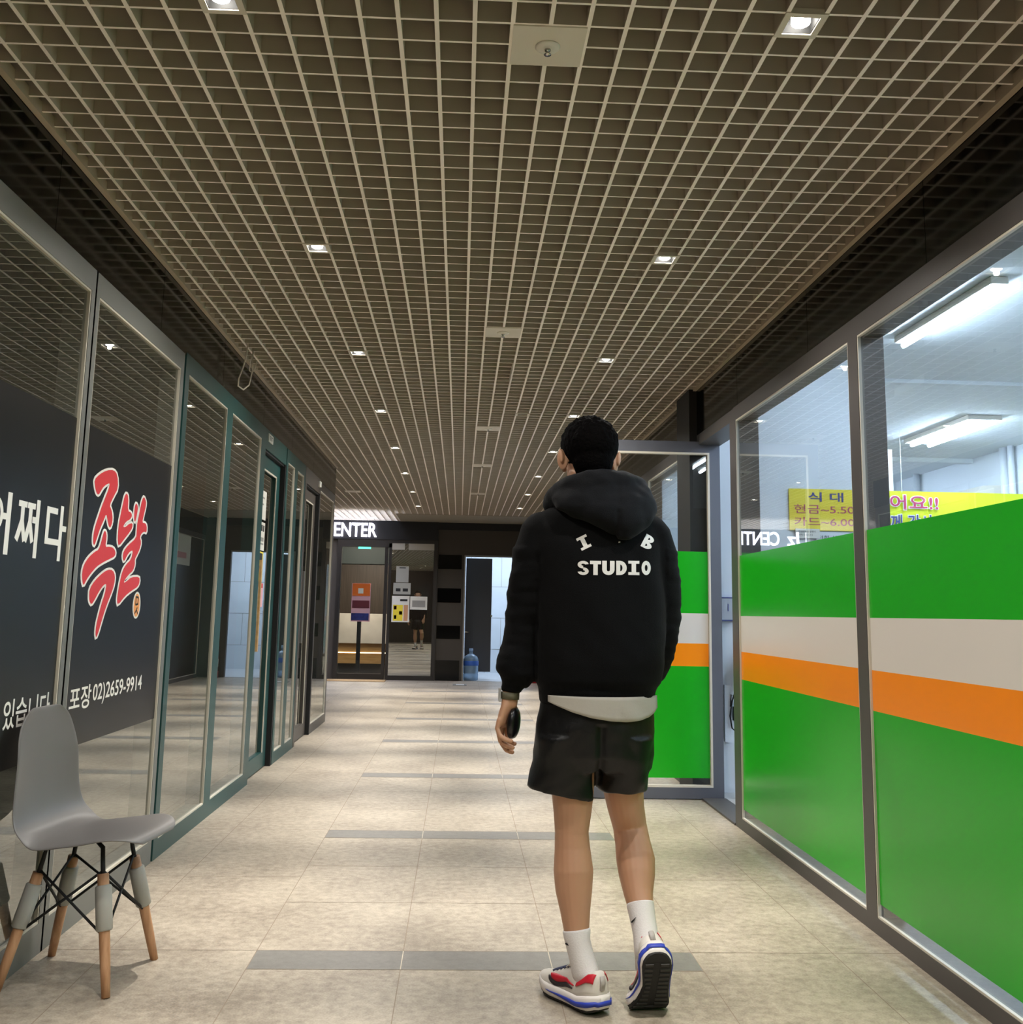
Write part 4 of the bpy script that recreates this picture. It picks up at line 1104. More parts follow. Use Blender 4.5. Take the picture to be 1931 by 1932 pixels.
def head_mat():
    return Matrix.Translation((0.412, 3.325, 1.672)) @ Matrix.Rotation(math.radians(9), 4, 'Z')
HM = head_mat()
HA = math.radians(24)
def hand_turn(p):
    x, y = p.x - 0.163, p.y - 3.294
    return Vector((0.163 + x * math.cos(HA) + y * math.sin(HA), 3.294 - x * math.sin(HA) + y * math.cos(HA), p.z))
def build_body():
    b = MB()
    limb(b, L_leg); limb(b, R_leg)
    # feet inside the shoes
    b.tube([(0.408, 3.243, 0.070), (0.375, 3.291, 0.048), (0.352, 3.331, 0.036)], [(0.030, 0.026), (0.030, 0.018), (0.026, 0.010)], 14, round_ends=True)
    b.tube([(0.582, 3.195, 0.15), (0.586, 3.212, 0.105), (0.584, 3.232, 0.065)], [(0.030, 0.026), (0.030, 0.018), (0.026, 0.012)], 14, round_ends=True)
    # trunk
    b.loft([prof_ring(0.437, 3.31, 0.80, 0.14, 0.10), prof_ring(0.437, 3.31, 0.92, 0.155, 0.11), prof_ring(0.44, 3.31, 1.05, 0.14, 0.10), prof_ring(0.437, 3.31, 1.20, 0.155, 0.11), prof_ring(0.43, 3.31, 1.36, 0.165, 0.11), prof_ring(0.425, 3.31, 1.44, 0.13, 0.085), prof_ring(0.42, 3.31, 1.50, 0.065, 0.065)])
    b.tube([(0.42, 3.305, 1.46), (0.415, 3.31, 1.53), (0.41, 3.318, 1.62)], [(0.062, 0.064), (0.056, 0.060), (0.054, 0.060)], 20, hint=(0, 1, 0), round_ends=True)
    # arms
    b.tube([(0.27, 3.31, 1.41), (0.215, 3.32, 1.25), (0.198, 3.32, 1.12), (0.182, 3.305, 1.00), (0.167, 3.295, 0.90), (0.163, 3.295, 0.87)], [0.05, 0.044, 0.037, 0.036, 0.026, 0.026], 16, round_ends=True)
    b.tube([(0.60, 3.31, 1.41), (0.64, 3.34, 1.25), (0.652, 3.36, 1.13), (0.64, 3.41, 1.03), (0.622, 3.46, 0.96), (0.605, 3.475, 0.92)], [0.05, 0.044, 0.037, 0.036, 0.027, 0.026], 16, round_ends=True)
    # left hand: palm then five fingers, turned a little about the wrist
    i0 = len(b.v)
    b.tube([(0.163, 3.294, 0.885), (0.159, 3.294, 0.862), (0.150, 3.294, 0.835), (0.145, 3.294, 0.812)], [(0.0225, 0.027), (0.0195, 0.036), (0.0180, 0.042), (0.0150, 0.043)], 20, hint=(0, 1, 0), round_ends=True)
    F = {
        'little': ([(0.146, 3.256, 0.823), (0.140, 3.253, 0.797), (0.151, 3.253, 0.774), (0.170, 3.256, 0.764), (0.186, 3.258, 0.761)], 0.0080),
        'ring': ([(0.144, 3.280, 0.822), (0.135, 3.277, 0.786), (0.143, 3.276, 0.757), (0.163, 3.278, 0.744), (0.182, 3.280, 0.739)], 0.0088),
        'middle': ([(0.144, 3.305, 0.822), (0.134, 3.304, 0.780), (0.138, 3.303, 0.746), (0.153, 3.304, 0.728), (0.171, 3.305, 0.722)], 0.0090),
        'index': ([(0.146, 3.328, 0.826), (0.139, 3.330, 0.788), (0.146, 3.330, 0.758), (0.158, 3.330, 0.744), (0.170, 3.328, 0.745)], 0.0088),
        'thumb': ([(0.166, 3.312, 0.868), (0.170, 3.334, 0.846), (0.171, 3.346, 0.822), (0.174, 3.344, 0.800)], 0.0100),
    }
    for pts, r in F.values():
        r *= 1.02
        b.tube(pts, [r * 1.08] + [r] * (len(pts) - 2) + [r * 0.86], 12, round_ends=True)
    b.v[i0:] = [tuple(hand_turn(Vector(p))) for p in b.v[i0:]]
    # right hand, relaxed in front of the hip
    b.tube([(0.604, 3.476, 0.93), (0.598, 3.482, 0.90), (0.592, 3.486, 0.865)], [(0.026, 0.018), (0.038, 0.015), (0.040, 0.013)], 18, hint=(0, 1, 0), round_ends=True)
    for k, (dx, ln) in enumerate(((-0.030, 0.070), (-0.010, 0.080), (0.011, 0.076), (0.031, 0.060))):
        x = 0.592 + dx
        b.tube([(x, 3.486, 0.862), (x, 3.490, 0.862 - ln * 0.45), (x, 3.482, 0.862 - ln * 0.8), (x, 3.470, 0.862 - ln)], [0.009, 0.0088, 0.008, 0.007], 10, round_ends=True)
    b.tube([(0.570, 3.484, 0.905), (0.548, 3.49, 0.875), (0.543, 3.487, 0.848)], [0.0105, 0.0098, 0.008], 10, round_ends=True)
    # head
    def hp(x, y, z): return HM @ Vector((x, y, z))
    R3 = HM.to_3x3()
    b.ellip(hp(0, -0.004, 0.015), (0.078, 0.097, 0.105), 24, 16, R3)
    b.ellip(hp(0, 0.030, -0.050), (0.064, 0.066, 0.070), 20, 12, R3)
    b.ellip(hp(0, 0.062, -0.098), (0.030, 0.026, 0.024), 16, 10, R3)      # chin
    for s in (-1, 1):
        b.ellip(hp(s * 0.046, 0.005, -0.075), (0.020, 0.045, 0.032), 14, 10, R3)   # jaw
        b.ellip(hp(s * 0.036, 0.080, -0.022), (0.026, 0.016, 0.018), 14, 10, R3)   # cheek
        b.ellip(hp(s * 0.028, 0.088, 0.022), (0.026, 0.010, 0.008), 14, 8, R3)     # brow
        er = R3 @ Matrix.Rotation(math.radians(s * -40), 3, 'Z') @ Matrix.Rotation(math.radians(-8), 3, 'X')
        b.ellip(hp(s * 0.090, -0.008, -0.022), (0.0075, 0.023, 0.036), 14, 10, er)  # ear
        b.ellip(hp(s * 0.099, -0.018, -0.012), (0.0055, 0.011, 0.026), 12, 8, er)
        b.ellip(hp(s * 0.082, 0.004, -0.050), (0.009, 0.010, 0.014), 10, 8, er)
        b.ellip(hp(s * 0.011, 0.098, -0.034), (0.008, 0.009, 0.007), 10, 8, R3)    # nostril wings
    b.tube([hp(0, 0.090, 0.012), hp(0, 0.100, -0.012), hp(0, 0.110, -0.032)], [0.007, 0.009, 0.010], 12, round_ends=True)
    b.ellip(hp(0, 0.091, -0.060), (0.023, 0.009, 0.0055), 14, 8, R3)
    b.ellip(hp(0, 0.089, -0.071), (0.019, 0.009, 0.0060), 14, 8, R3)
    o = b.build('body', skin, man)
    bake(o, 0.0035, 3, 0.45)
    for s in (-1, 1):
        e = MB(); e.ellip(hp(s * 0.031, 0.0835, 0.004), (0.0125, 0.0115, 0.0085), 16, 10, R3); eo = e.build('eye', M['paper'], man, smooth=True)
        e = MB(); e.ellip(hp(s * 0.031, 0.0935, 0.004), (0.0052, 0.0028, 0.0052), 12, 8, R3); e.build('iris', M['ink'], eo, smooth=True)
    # hair
    h = MB()
    h.ellip(hp(0.0, -0.010, 0.030), (0.0945, 0.112, 0.094), 32, 22, R3)
    h.ellip(hp(0.0, -0.050, -0.022), (0.068, 0.062, 0.078), 28, 18, R3)
    h.ellip(hp(0.0, -0.044, -0.062), (0.056, 0.046, 0.046), 24, 14, R3)
    for s in (-1, 1):
        h.ellip(hp(s * 0.068, 0.022, 0.022), (0.022, 0.034, 0.042), 14, 10, R3)
    h.ellip(hp(0.012, 0.045, 0.075), (0.064, 0.056, 0.048), 18, 12, R3)
    ho = h.build('hair', hair_m, man)
    bake(ho, 0.0045, 4, 0.5)
    inv = HM.inverted()
    me = ho.data
    nrm = [v.normal.copy() for v in me.vertices]
    for v, n_ in zip(me.vertices, nrm):
        wv = v.co.copy()
        l = inv @ wv
        k = noise.noise(Vector((wv.x * 60, wv.y * 60, wv.z * 34))) * 0.5 + noise.noise(Vector((wv.x * 140, wv.y * 140, wv.z * 80))) * 0.6
        top = max(0.0, min(1.0, (l.z - 0.02) / 0.07))
        v.co += n_ * (k * (0.0018 + 0.0085 * top))
        if l.y > 0.02 and l.z < 0.055:       # hairline: the face and temples stay clear
            f = min(1.0, (l.y - 0.02) / 0.03) * min(1.0, (0.055 - l.z) / 0.02)
            v.co -= n_ * 0.030 * f
build_body()

# ------------------------------------------------------------------ hoodie
def fold(o, fn):
    me = o.data
    nr = [v.normal.copy() for v in me.vertices]
    for v, n_ in zip(me.vertices, nr):
        v.co += n_ * fn(v.co)
def build_hoodie():
    h = MB()
    T = [(0.872, .438, .178, .132, 3.305), (0.885, .438, .181, .136, 3.305), (0.925, .440, .186, .142, 3.305), (0.945, .442, .199, .154, 3.305), (1.00, .446, .205, .160, 3.305), (1.10, .447, .206, .158, 3.305), (1.20, .446, .206, .158, 3.305), (1.30, .442, .210, .154, 3.305), (1.37, .438, .214, .142, 3.30), (1.42, .434, .212, .125, 3.30), (1.46, .43, .185, .108, 3.30), (1.50, .425, .135, .092, 3.30), (1.53, .42, .10, .085, 3.30)]
    h.loft([prof_ring(cx, cy, z, a, b, 44, 2.4) for z, cx, a, b, cy in T])
    limbL = [((0.262, 3.30, 1.415), (0.070, 0.078)), ((0.236, 3.305, 1.34), (0.070, 0.077)), ((0.220, 3.31, 1.25), (0.066, 0.072)), ((0.206, 3.318, 1.12), (0.062, 0.066)), ((0.196, 3.312, 1.04), (0.060, 0.063)), ((0.186, 3.305, 0.988), (0.069, 0.070)), ((0.182, 3.300, 0.962), (0.068, 0.068)), ((0.175, 3.297, 0.938), (0.050, 0.052)), ((0.170, 3.296, 0.925), (0.034, 0.038)), ((0.168, 3.295, 0.904), (0.032, 0.036))]
    limbR = [((0.605, 3.30, 1.41), (0.072, 0.078)), ((0.630, 3.31, 1.34), (0.071, 0.077)), ((0.646, 3.325, 1.25), (0.068, 0.074)), ((0.653, 3.345, 1.15), (0.064, 0.070)), ((0.653, 3.36, 1.08), (0.060, 0.066)), ((0.645, 3.39, 1.02), (0.055, 0.060)), ((0.638, 3.425, 0.975), (0.050, 0.054)), ((0.630, 3.45, 0.955), (0.036, 0.038)), ((0.625, 3.462, 0.945), (0.033, 0.035))]
    for L in (limbL, limbR):
        h.tube([p for p, r in L], [r for p, r in L], 24, hint=(0, 1, 0))
    h.ellip((0.268, 3.30, 1.405), (0.078, 0.080, 0.070), 20, 12); h.ellip((0.596, 3.30, 1.405), (0.080, 0.080, 0.070), 20, 12)
    o = h.build('hoodie', hood_m, man)
    bake(o, 0.0060, 8, 0.5)
    def f(c):
        k = 0.0
        arm = (c.x < 0.25 or c.x > 0.655) and c.z < 1.36
        if arm:
            k += 0.006 * noise.noise(Vector((c.x * 9, c.y * 9, c.z * 30))) + 0.003 * noise.noise(Vector((c.x * 20, c.y * 20, c.z * 55)))
        else:
            k += 0.007 * noise.noise(Vector((c.x * 7, c.y * 5, c.z * 5 + c.x * 4))) + 0.003 * noise.noise(Vector((c.x * 16 + c.z * 8, c.y * 10, c.z * 14)))
        if c.z < 0.92: k *= 0.3
        return k
    fold(o, f)
    # hood lying on the back
    g = MB()
    H = [(1.592, .38, .535, 3.235, .050), (1.575, .345, .572, 3.232, .062), (1.545, .300, .598, 3.230, .085), (1.51, .284, .610, 3.222, .100), (1.48, .296, .614, 3.210, .100), (1.455, .335, .602, 3.198, .090), (1.432, .388, .584, 3.186, .076), (1.41, .440, .560, 3.176, .060), (1.392, .472, .538, 3.170, .044), (1.384, .488, .522, 3.168, .03)]
    g.loft([prof_ring((a + b) / 2, cy, z, (b - a) / 2, d, 36, 2.0) for z, a, b, cy, d in H])
    ring = []
    for k in range(17):
        a = math.radians(-215 + 250 * k / 16)
        ring.append((0.435 + 0.128 * math.cos(a), 3.300 + 0.115 * math.sin(a), 1.525 - 0.035 * math.sin(a) + 0.012 * math.cos(a)))
    g.tube(ring, [0.030] + [0.042] * 15 + [0.030], 16, round_ends=True)
    go = g.build('hood', mat('hood_fleece', (13, 14, 17), 0.85, spec=0.15, sheen=0.03, bump=0.35, bscale=380), o)
    bake(go, 0.0055, 8, 0.5)
    def fh(c):
        k = 0.009 * noise.noise(Vector((c.x * 11 + 3, c.y * 8, c.z * 17 - c.x * 9))) + 0.004 * noise.noise(Vector((c.x * 26, c.y * 20, c.z * 32)))
        # centre seam and a pinch above the tip
        k -= 0.006 * math.exp(-((c.x - 0.475 - (c.z - 1.39) * 0.05) / 0.008) ** 2) * (1 if c.z < 1.47 else 0.3)
        return k
    fold(go, fh)
    return o, go
hoodie, hood = build_hoodie()

def slab_letters():
    """white chest-wide back print; each vertex is laid on the cloth by a ray from behind"""
    quads = []
    def r(x0, x1, z0, z1): return [(x0, z0), (x1, z0), (x1, z1), (x0, z1)]
    polys = []
    def glyph(parts, ox, oz, sx, sz, rot):
        c, s = math.cos(rot), math.sin(rot)
        for p in parts:
            polys.append([(ox + (x * sx * c - z * sz * s), oz + (x * sx * s + z * sz * c)) for x, z in p])
    I = [r(-.5, .5, .30, .5), r(-.5, .5, -.5, -.30), r(-.2, .2, -.30, .30)]
    Tt = [r(-.5, .5, .26, .5), r(-.2, .2, -.5, .26)]
    def arc(cx, cz, ro, ri, a0, a1, ex=1.0, n=10):
        out = []
        for k in range(n):
            t0 = math.radians(a0 + (a1 - a0) * k / n); t1 = math.radians(a0 + (a1 - a0) * (k + 1) / n)
            f = lambda R_, t: (cx + R_[0] * math.cos(t), cz + R_[1] * math.sin(t))
            out.append([f(ri, t0), f(ro, t0), f(ro, t1), f(ri, t1)])
        return out
    Uu = [r(-.5, -.13, -.12, .5), r(.13, .5, -.12, .5)] + arc(0, -.12, (.5, .38), (.13, .12), 180, 360)
    Dd = [r(-.5, -.12, -.5, .5)] + arc(-.13, 0, (.63, .5), (.22, .24), -90, 90)
    Oo = arc(0, 0, (.5, .5), (.15, .22), 0, 360, n=24)
    Ss = arc(0, .23, (.5, .27), (.17, .07), 10, 270, n=14) + arc(0, -.23, (.5, .27), (.17, .07), -170, 90, n=14)
    Bb = [r(-.5, -.14, -.5, .5)] + arc(-.15, .24, (.58, .26), (.20, .09), -90, 90) + arc(-.15, -.24, (.65, .26), (.20, .09), -90, 90)
    zc = 1.300
    for g_, x, w_ in ((Ss, 0.3935, .036), (Tt, 0.4335, .036), (Uu, 0.475, .040), (Dd, 0.5175, .034), (I, 0.5575, .036), (Oo, 0.5975, .030)):
        glyph(g_, x, zc + (x - .49) * 0.02, w_, .0455, 0.0)
    glyph(I, 0.395, 1.380, .036, .043, math.radians(27))
    glyph(Bb, 0.6045, 1.385, .034, .045, math.radians(-27))
    glyph([r(-.5, .5, -.5, .5)], 0.5105, 1.3835, .006, .0035, math.radians(15))
    # subdivide and lay on cloth
    bm = bmesh.new()
    for p in polys:
        vs = [bm.verts.new((x, 0, z)) for x, z in p]
        bm.faces.new(vs)
    for ax, lo, hi in ((0, 0.36, 0.64), (2, 1.26, 1.43)):
        s = lo
        while s < hi:
            co = [0, 0, 0]; co[ax] = s; no = [0, 0, 0]; no[ax] = 1
            bmesh.ops.bisect_plane(bm, geom=bm.verts[:] + bm.edges[:] + bm.faces[:], plane_co=co, plane_no=no)
            s += 0.008
    me = bpy.data.meshes.new('lettering'); 
    org = Vector(man.location)
    eye = Vector((0, 0, 1.15))
    for v in bm.verts:
        tgt = Vector((v.co.x, 3.30, v.co.z))
        d_ = (tgt - eye).normalized()
        ok, loc, nn, fi = hoodie.ray_cast(eye, d_)
        v.co = (loc - d_ * 0.0015) if ok else tgt
    bm.to_mesh(me); bm.free()
    me.materials.append(mat('print_white', (232, 228, 222), 0.7))
    o = bpy.data.objects.new('lettering', me); C.objects.link(o); o.parent = hoodie
    tag(o, 'white back print')
slab_letters()

# ------------------------------------------------------------------ T-shirt tail, shorts
def build_tee():
    t = MB(); rings = []
    n = 40
    for k in range(n + 1):
        u = k / n
        x = 0.285 + (0.628 - 0.285) * u
        xn = (x - 0.4375) / 0.196
        y = 3.305 - 0.152 * math.sqrt(max(0.0, 1 - min(abs(xn), 0.995) ** 2.3))
        f = 3.16 / 3.3
        pts = [(0.285, 0.878), (0.315, 0.864), (0.36, 0.846), (0.42, 0.829), (0.48, 0.820), (0.53, 0.818), (0.575, 0.824), (0.605, 0.836), (0.62, 0.852), (0.628, 0.866)]
        zb = pts[-1][1]
        for a, b in zip(pts, pts[1:]):
            if a[0] <= x <= b[0]:
                zb = a[1] + (b[1] - a[1]) * (x - a[0]) / (b[0] - a[0]); break
        zb = 1.15 + (zb - 1.15) * (y / 3.3)
        xx = x * (y / 3.3) if False else x * (1 - (1 - y / 3.3) * 0.9)
        col = []
        for j in range(7):
            z = zb + (0.905 - zb) * j / 6
            wv = 0.004 * math.sin(x * 70 + z * 60) * (1 - j / 6) if x > 0.5 else 0.0015 * math.sin(x * 50)
            col.append((xx, y - 0.004 * (1 - j / 6) - wv, z))
        rings.append(col)
    t.loft(rings, cap=False, closed=False)
    o = t.build('t_shirt', tee_m, man, smooth=True)
    so = o.modifiers.new('solid', 'SOLIDIFY'); so.thickness = 0.003
build_tee()
def build_shorts():
    s = MB()
    s.loft([prof_ring(.437, 3.31, 0.92, .165, .125), prof_ring(.437, 3.31, 0.87, .180, .140), prof_ring(.434, 3.31, 0.80, .186, .146), prof_ring(.430, 3.315, 0.72, .190, .142), prof_ring(.430, 3.32, 0.675, .188, .12)])
    s.loft([prof_ring(.342, 3.31, 0.78, .095, .135), prof_ring(.340, 3.315, 0.70, .100, .125), prof_ring(.334, 3.315, 0.64, .106, .115), prof_ring(.332, 3.315, 0.60, .108, .108, tilt=-0.16)])
    s.loft([prof_ring(.527, 3.31, 0.78, .090, .135), prof_ring(.526, 3.325, 0.70, .085, .125), prof_ring(.526, 3.34, 0.64, .080, .115), prof_ring(.527, 3.35, 0.607, .077, .106)])
    o = s.build('shorts', short_m, man)
    bake(o, 0.0055, 6, 0.5)
    def f(c):
        k = 0.006 * noise.noise(Vector((c.x * 8 + c.z * 6, c.y * 6, c.z * 8 - c.x * 5))) + 0.0035 * noise.noise(Vector((c.x * 22 - c.z * 16, c.y * 14, c.z * 20)))
        k -= 0.012 * math.exp(-((c.x - 0.437) / 0.012) ** 2) * (1 if c.z < 0.82 else 0)
        return k
    fold(o, f)
build_shorts()

# ------------------------------------------------------------------ watch, socks, shoes
strap_m = mat('watch_strap', (96, 92, 72), 0.7)
b = MB(); b.tube([(0.1655, 3.2955, 0.905), (0.1645, 3.2955, 0.884)], [(0.0295, 0.032), (0.0295, 0.032)], 24, hint=(0, 1, 0))
wt = b.build('watch', strap_m, man, smooth=True)
b = MB(); b.box(0.1285, 0.1365, 3.275, 3.315, 0.876, 0.918); tag(b.build('watch_case', mat('watch_silver', (170, 170, 168), 0.4), wt, bevel=0.003), 'silver watch case')

def sock(spec, name_pts):
    s = MB()
    s.tube([p for p, r in spec], [r for p, r in spec], 26, hint=(0, 1, 0), cap=True)
    o = s.build('sock', sock_m, man, smooth=True)
    return o
def logo_mark(o, path, normal):
    m = MB()
    m.prism([Vector(p) for p in path], Vector(normal))
    return m.build('mark', M['ink'], o)
sL = sock([((0.3765, 3.270, 0.211), (0.0415, 0.0445)), ((0.3772, 3.269, 0.206), (0.0425, 0.0455)), ((0.380, 3.264, 0.18), (0.0385, 0.043)), ((0.390, 3.255, 0.14), (0.0375, 0.042)), ((0.400, 3.249, 0.105), (0.041, 0.046)), ((0.410, 3.245, 0.07), (0.042, 0.048))], None)
sR = sock([((0.5705, 3.268, 0.287), (0.0415, 0.0445)), ((0.571, 3.265, 0.281), (0.0415, 0.0445)), ((0.575, 3.242, 0.243), (0.038, 0.042)), ((0.579, 3.222, 0.21), (0.0375, 0.041)), ((0.581, 3.207, 0.18), (0.040, 0.044)), ((0.583, 3.198, 0.155), (0.038, 0.042))], None)
logo_mark(sL, [(0.342, 3.2475, 0.176), (0.347, 3.2445, 0.174), (0.354, 3.240, 0.1735), (0.349, 3.2425, 0.178), (0.343, 3.246, 0.180)], (-0.002, -0.003, 0))
logo_mark(sR, [(0.5375, 3.226, 0.247), (0.542, 3.220, 0.2535), (0.549, 3.213, 0.2625), (0.5435, 3.2185, 0.251), (0.5395, 3.2235, 0.244)], (-0.003, -0.004, 0))

shoe_w = mat('shoe_white', (214, 208, 200), 0.6, vary=0.03, vscale=20)
mid_w = mat('midsole_white', (228, 222, 218), 0.5)
blue_m = mat('shoe_blue', (46, 66, 176), 0.45)
red_m = mat('shoe_red', (196, 26, 48), 0.45)
sole_m = mat('outsole_black', (18, 17, 16), 0.7)
swb_m = mat('swoosh_black', (46, 38, 42), 0.5)
def lerp_tab(tab, u):
    for a, b in zip(tab, tab[1:]):
        if u <= b[0]:
            f = (u - a[0]) / (b[0] - a[0]); return a[1] + (b[1] - a[1]) * f
    return tab[-1][1]
def make_shoe(T, lat):
    """local frame: u heel to toe, v positive to the wearer's left, w up; lat = +1 when the outer side is +v"""
    outer = [(0, .008), (.002, .018), (.006, .0265), (.013, .034), (.025, .042), (.05, .047), (.10, .047), (.15, .052), (.19, .060), (.22, .060), (.25, .050), (.272, .036), (.284, .021), (.290, .007)]
    inner = [(0, .008), (.002, .018), (.006, .0265), (.013, .034), (.025, .041), (.05, .043), (.09, .035), (.12, .031), (.16, .042), (.20, .060), (.23, .060), (.26, .046), (.277, .031), (.286, .017), (.290, .007)]
    def side(u, s): return lerp_tab(outer if s * lat > 0 else inner, u)
    bot = [(0, .022), (.02, .014), (.06, .008), (.18, .008), (.23, .012), (.27, .024), (.29, .034)]
    mtop = [(0, .060), (.03, .056), (.07, .045), (.12, .045), (.18, .045), (.24, .045), (.29, .050)]
    up = [(0, .096), (.012, .116), (.03, .118), (.05, .104), (.075, .092), (.10, .100), (.118, .112), (.14, .102), (.17, .088), (.20, .075), (.24, .061), (.27, .053), (.285, .048), (.29, .046)]
    us = [.0, .002, .006, .013, .025, .045, .07, .095, .115, .14, .165, .19, .215, .24, .26, .275, .285, .290]
    root = empty('shoe', man.location, man)
    def mid_pt(u, s, w01, off=0.0):
        r = side(u, s) + 0.004 + off
        w0, w1 = lerp_tab(bot, u), lerp_tab(mtop, u)
        return T(u + (-0.006 if u < .004 else 0) - (off if u < .004 else 0), s * r * (1 - 0.10 * abs(2 * w01 - 1) ** 3), w0 + (w1 - w0) * w01)
    # midsole
    m = MB(); rings = []
    for u in us:
        ring = []
        for w01 in (0.04, 0.25, 0.5, 0.75, 0.96): ring.append(mid_pt(u, 1, w01))
        for w01 in (0.96, 0.75, 0.5, 0.25, 0.04): ring.append(mid_pt(u, -1, w01))
        rings.append(ring)
    m.loft(rings); m.build('midsole', mid_w, root, smooth=True)
    # upper
    def up_pt(u, th, off=0.0):
        s = 1 if th < math.pi / 2 else -1
        r = side(u, s)
        wb = lerp_tab(mtop, u) - 0.006; wt = lerp_tab(up, u)
        if wt < wb + .004: wt = wb + .004
        c, sn = math.cos(th), math.sin(th)
        n_ = 0.62
        v = (r + off) * math.copysign(abs(c) ** n_, c); w_ = wb + (wt - wb + off) * abs(sn) ** (0.75)
        taper = 0.97 - (0.06 if u < .09 else 0.06 + min(1.0, (u - .09) / .05) * .18) * ((w_ - wb) / 0.06)
        return T(u + .004 - (off if u < .012 else 0), v * max(taper, .35), w_)
    m = MB(); rings = []
    for u in us[1:]:
        rings.append([up_pt(u, math.pi * k / 20) for k in range(21)])
    m.loft(rings); m.build('upper', shoe_w, root, smooth=True)
    def patch(name, fn, grid_u, grid_t, mt, label=None):
        q = MB(); vs = []; fs = []
        for i in range(grid_u + 1):
            for j in range(grid_t + 1):
                vs.append(fn(i / grid_u, j / grid_t))
        for i in range(grid_u):
            for j in range(grid_t):
                a = i * (grid_t + 1) + j; fs.append((a, a + 1, a + grid_t + 2, a + grid_t + 1))
        q.add(vs, fs); o = q.build(name, mt, root, smooth=True)
        if label: tag(o, label)
        so = o.modifiers.new('solid', 'SOLIDIFY'); so.thickness = 0.0016
        return o
    lo_a = 0 if lat > 0 else math.pi
    sg = 1 if lat > 0 else -1
    # red heel panels on both sides
    for s in (0, 1):
        def fn(a, b, s=s):
            u = 0.010 + 0.062 * a
            t0, t1 = 0.50 - 0.10 * a, 1.22 - 0.62 * a ** 0.7
            th = t0 + (t1 - t0) * b
            return up_pt(u, th if s == 0 else math.pi - th, 0.0022)
        patch('heel_panel', fn, 10, 6, red_m, 'red heel panel')
    # swoosh: fat toe-side hook, thin tail to the heel, black lower part
    for s in (0, 1):
        for nm, mt, dth, off in (('swoosh_lower', swb_m, -0.17, 0.0016), ('swoosh', red_m, 0.0, 0.0026)):
            path = [(0.080, 0.40, .03), (0.11, 0.36, .07), (0.14, 0.36, .13), (0.165, 0.44, .20), (0.184, 0.58, .17), (0.196, 0.76, .04)]
            q = MB(); vs = []; fs = []
            fine = []
            for i in range(len(path) - 1):
                p0, p1, p2, p3 = path[max(i - 1, 0)], path[i], path[i + 1], path[min(i + 2, len(path) - 1)]
                for k in range(4):
                    t_ = k / 4
                    fine.append(tuple(0.5 * (2 * b + (c - a) * t_ + (2 * a - 5 * b + 4 * c - d_) * t_ ** 2 + (3 * b - a - 3 * c + d_) * t_ ** 3) for a, b, c, d_ in zip(p0, p1, p2, p3)))
            path = fine + [path[-1]]
            for i, (u, th, hw) in enumerate(path):
                hk = 0.0
                for e in (-1, 0, 1):
                    uu = u + e * hw * 0.085 * hk; tt = th + e * hw * (1 - hk) + dth
                    if nm == 'swoosh_lower': uu += 0.006
                    tt = max(tt, 0.05)
                    vs.append(up_pt(uu, tt if s == 0 else math.pi - tt, off))
            for i in range(len(path) - 1):
                for e in range(2):
                    a = i * 3 + e; fs.append((a, a + 1, a + 4, a + 3))
            q.add(vs, fs); o = q.build(nm, mt, root, smooth=True)
            so = o.modifiers.new('solid', 'SOLIDIFY'); so.thickness = 0.0012
    # blue line in the midsole, running round the heel
    q = MB(); vs = []; fs = []
    seq = [(u, 1) for u in (.20, .18, .16, .14, .125, .11, .095, .08, .065, .05, .035, .025, .018, .013, .009, .006, .004, .002, .0)] + [(u, -1) for u in (.0, .002, .004, .006, .009, .013, .018, .025, .035, .05, .065, .08, .095, .11, .125, .14, .16, .18, .20)]
    for u, s in seq:
        k = min(1.0, (0.205 - u) / 0.12)
        c = 0.42 + 0.12 * (1 - k)
        for e in (-1, 1):
            vs.append(mid_pt(u, s, c + e * 0.17 * k, 0.0034))
    for i in range(len(seq) - 1):
        fs.append((2 * i, 2 * i + 1, 2 * i + 3, 2 * i + 2))
    q.add(vs, fs); o = q.build('midsole_stripe', blue_m, root, smooth=True); so = o.modifiers.new('solid', 'SOLIDIFY'); so.thickness = 0.002
    # outsole with tread bars
    m = MB(); rings = []
    for u in us:
        w0 = lerp_tab(bot, u)
        rings.append([T(u, side(u, 1) + .001, w0 + .003), T(u, side(u, 1) - .004, w0 - .005), T(u, -side(u, -1) + .004, w0 - .005), T(u, -side(u, -1) - .001, w0 + .003)])
    m.loft(rings); oo = m.build('outsole', sole_m, root)
    tr = MB(); u = 0.03
    while u < 0.275:
        w0 = lerp_tab(bot, u)
        for v0, v1 in ((-side(u, -1) + .006, -.010), (.010, side(u, 1) - .006)) if u < .19 else ((-side(u, -1) + .006, side(u, 1) - .006),):
            q = [T(u, v0, w0 - .0045), T(u + .009, v0, lerp_tab(bot, u + .009) - .0045), T(u + .009, v1, lerp_tab(bot, u + .009) - .0045), T(u, v1, w0 - .0045)]
            q2 = [T(u + .001, v0 + .001, w0 - .0075), T(u + .008, v0 + .001, lerp_tab(bot, u + .008) - .0075), T(u + .008, v1 - .001, lerp_tab(bot, u + .008) - .0075), T(u + .001, v1 - .001, w0 - .0075)]
            tr.loft([q, q2])
        u += 0.016
    tr.build('tread', mat('tread_grey', (40, 38, 35), 0.6), oo)
    # tongue and laces
    tg = MB(); tg.tube([T(.150, 0, .098), T(.128, 0, .112), T(.112, 0, .132), T(.106, 0, .142)], [(.026, .005), (.028, .006), (.028, .006), (.024, .004)], 14, hint=tuple((T(.2, 0, .1) - T(.1, 0, .1))), round_ends=True); tg.build('tongue', shoe_w, root, smooth=True)
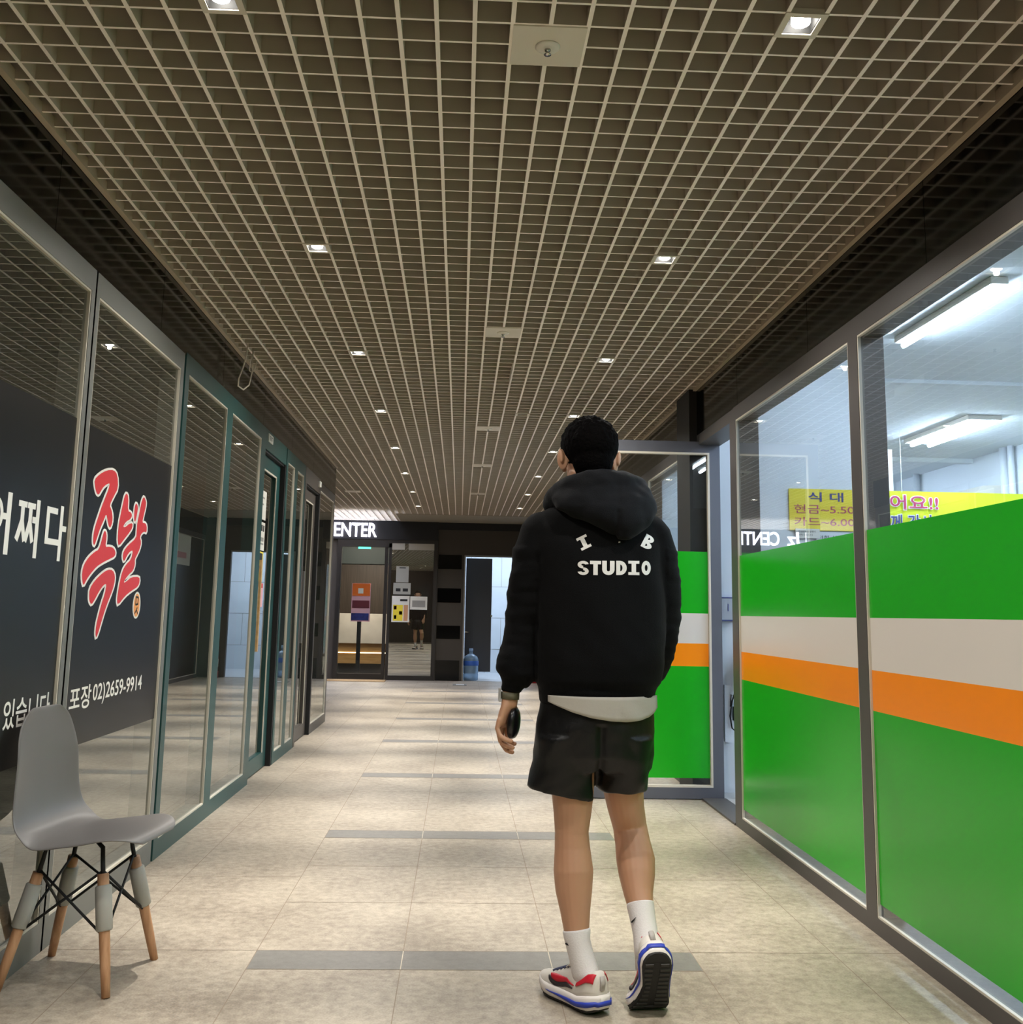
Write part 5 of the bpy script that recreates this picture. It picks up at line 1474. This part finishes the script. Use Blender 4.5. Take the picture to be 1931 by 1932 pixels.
    tb = MB(); tb.tube([T(.099, -.010, .139), T(.099, .010, .139)], [.005, .005], 8, round_ends=True); tb.build('tongue_tab', M['ink'], root, smooth=True)
    lc = MB()
    for k in range(5):
        u0 = .135 + .016 * k
        pts = [up_pt(u0 + .004 * math.cos(th), th, .003) for th in [1.05 + (math.pi - 2.1) * i / 8 for i in range(9)]]
        lc.tube(pts, .0028, 6)
    lc.build('laces', mat('lace_navy', (70, 76, 104), 0.8), root, smooth=True)
    # heel pull tab
    ht = MB(); ht.tube([T(.004, 0, .070), T(.000, 0, .090), T(.006, 0, .108)], [(.008, .003), (.009, .003), (.008, .003)], 10, hint=tuple(T(.1, 0, 0) - T(0, 0, 0))); ht.build('heel_tab', mat('tab_grey', (170, 164, 160), 0.5), root, smooth=True)
    low = min(v.co.z for ch in root.children_recursive if ch.type == 'MESH' for v in ch.data.vertices)
    root.location.z += 0.0015 - low      # the lowest tread touches the floor
    return root

hl = Vector((0.445, 3.170, 0.0125)); dl = Vector((-0.50, 0.866, 0)).normalized(); nl = Vector((-dl.y, dl.x, 0))
def TL(u, v, w): return hl + dl * u + nl * v + Vector((0, 0, 1)) * w
make_shoe(TL, 1)
# right shoe: heel lifted, toes bent flat on the floor
yaw = math.radians(6)
df = Vector((-math.sin(yaw), math.cos(yaw), 0)); nv = Vector((-df.y, df.x, 0))
pitch = math.radians(60)
ub = 0.205
ball = Vector((0.586, 3.210, 0.0))
def TR(u, v, w):
    p1, p0 = pitch, math.radians(12)
    # angle varies smoothly through the ball of the foot
    d = u - ub
    half = 0.03
    if d > half:
        base = (half * math.cos((p0 + (p0 + p1) / 2) / 2), -half * math.sin((p0 + (p0 + p1) / 2) / 2)); a = p0; ln = d - half
        f, z = base[0] + ln * math.cos(a), base[1] - ln * math.sin(a)
    elif d < -half:
        am = ((p0 + p1) / 2 + p1) / 2
        base = (-half * math.cos(am), half * math.sin(am)); a = p1; ln = d + half
        f, z = base[0] + ln * math.cos(a), base[1] - ln * math.sin(a)
    else:
        a = (p0 + p1) / 2 - (p1 - p0) / 2 * d / half
        am = ((p0 + p1) / 2 + a) / 2
        f, z = d * math.cos(am), -d * math.sin(am)
    f += w * math.sin(a); z += w * math.cos(a)
    return ball + df * f + nv * v + Vector((0, 0, 1)) * (z + 0.020)
make_shoe(TR, -1)

# ------------------------------------------------------------------ small black case in the left hand
t = thing('case', 'small glossy black case held in the left hand of the man', 'case', (0.180, 3.29, 0.815))
m = MB(); rings = []
for k in range(11):
    th = -math.pi / 2 + math.pi * k / 10
    rr = max(abs(math.cos(th)) ** 0.75, 0.05)
    rings.append(prof_ring(0.1795 + 0.004 * math.sin(th), 3.292, 0.811 + 0.047 * math.sin(th), 0.0165 * rr, 0.036 * rr, 24, 2.6))
m.loft(rings); m.v = [tuple(hand_turn(Vector(p))) for p in m.v]; m.build('shell', mat('case_black', (14, 13, 16), 0.28), t, smooth=True)
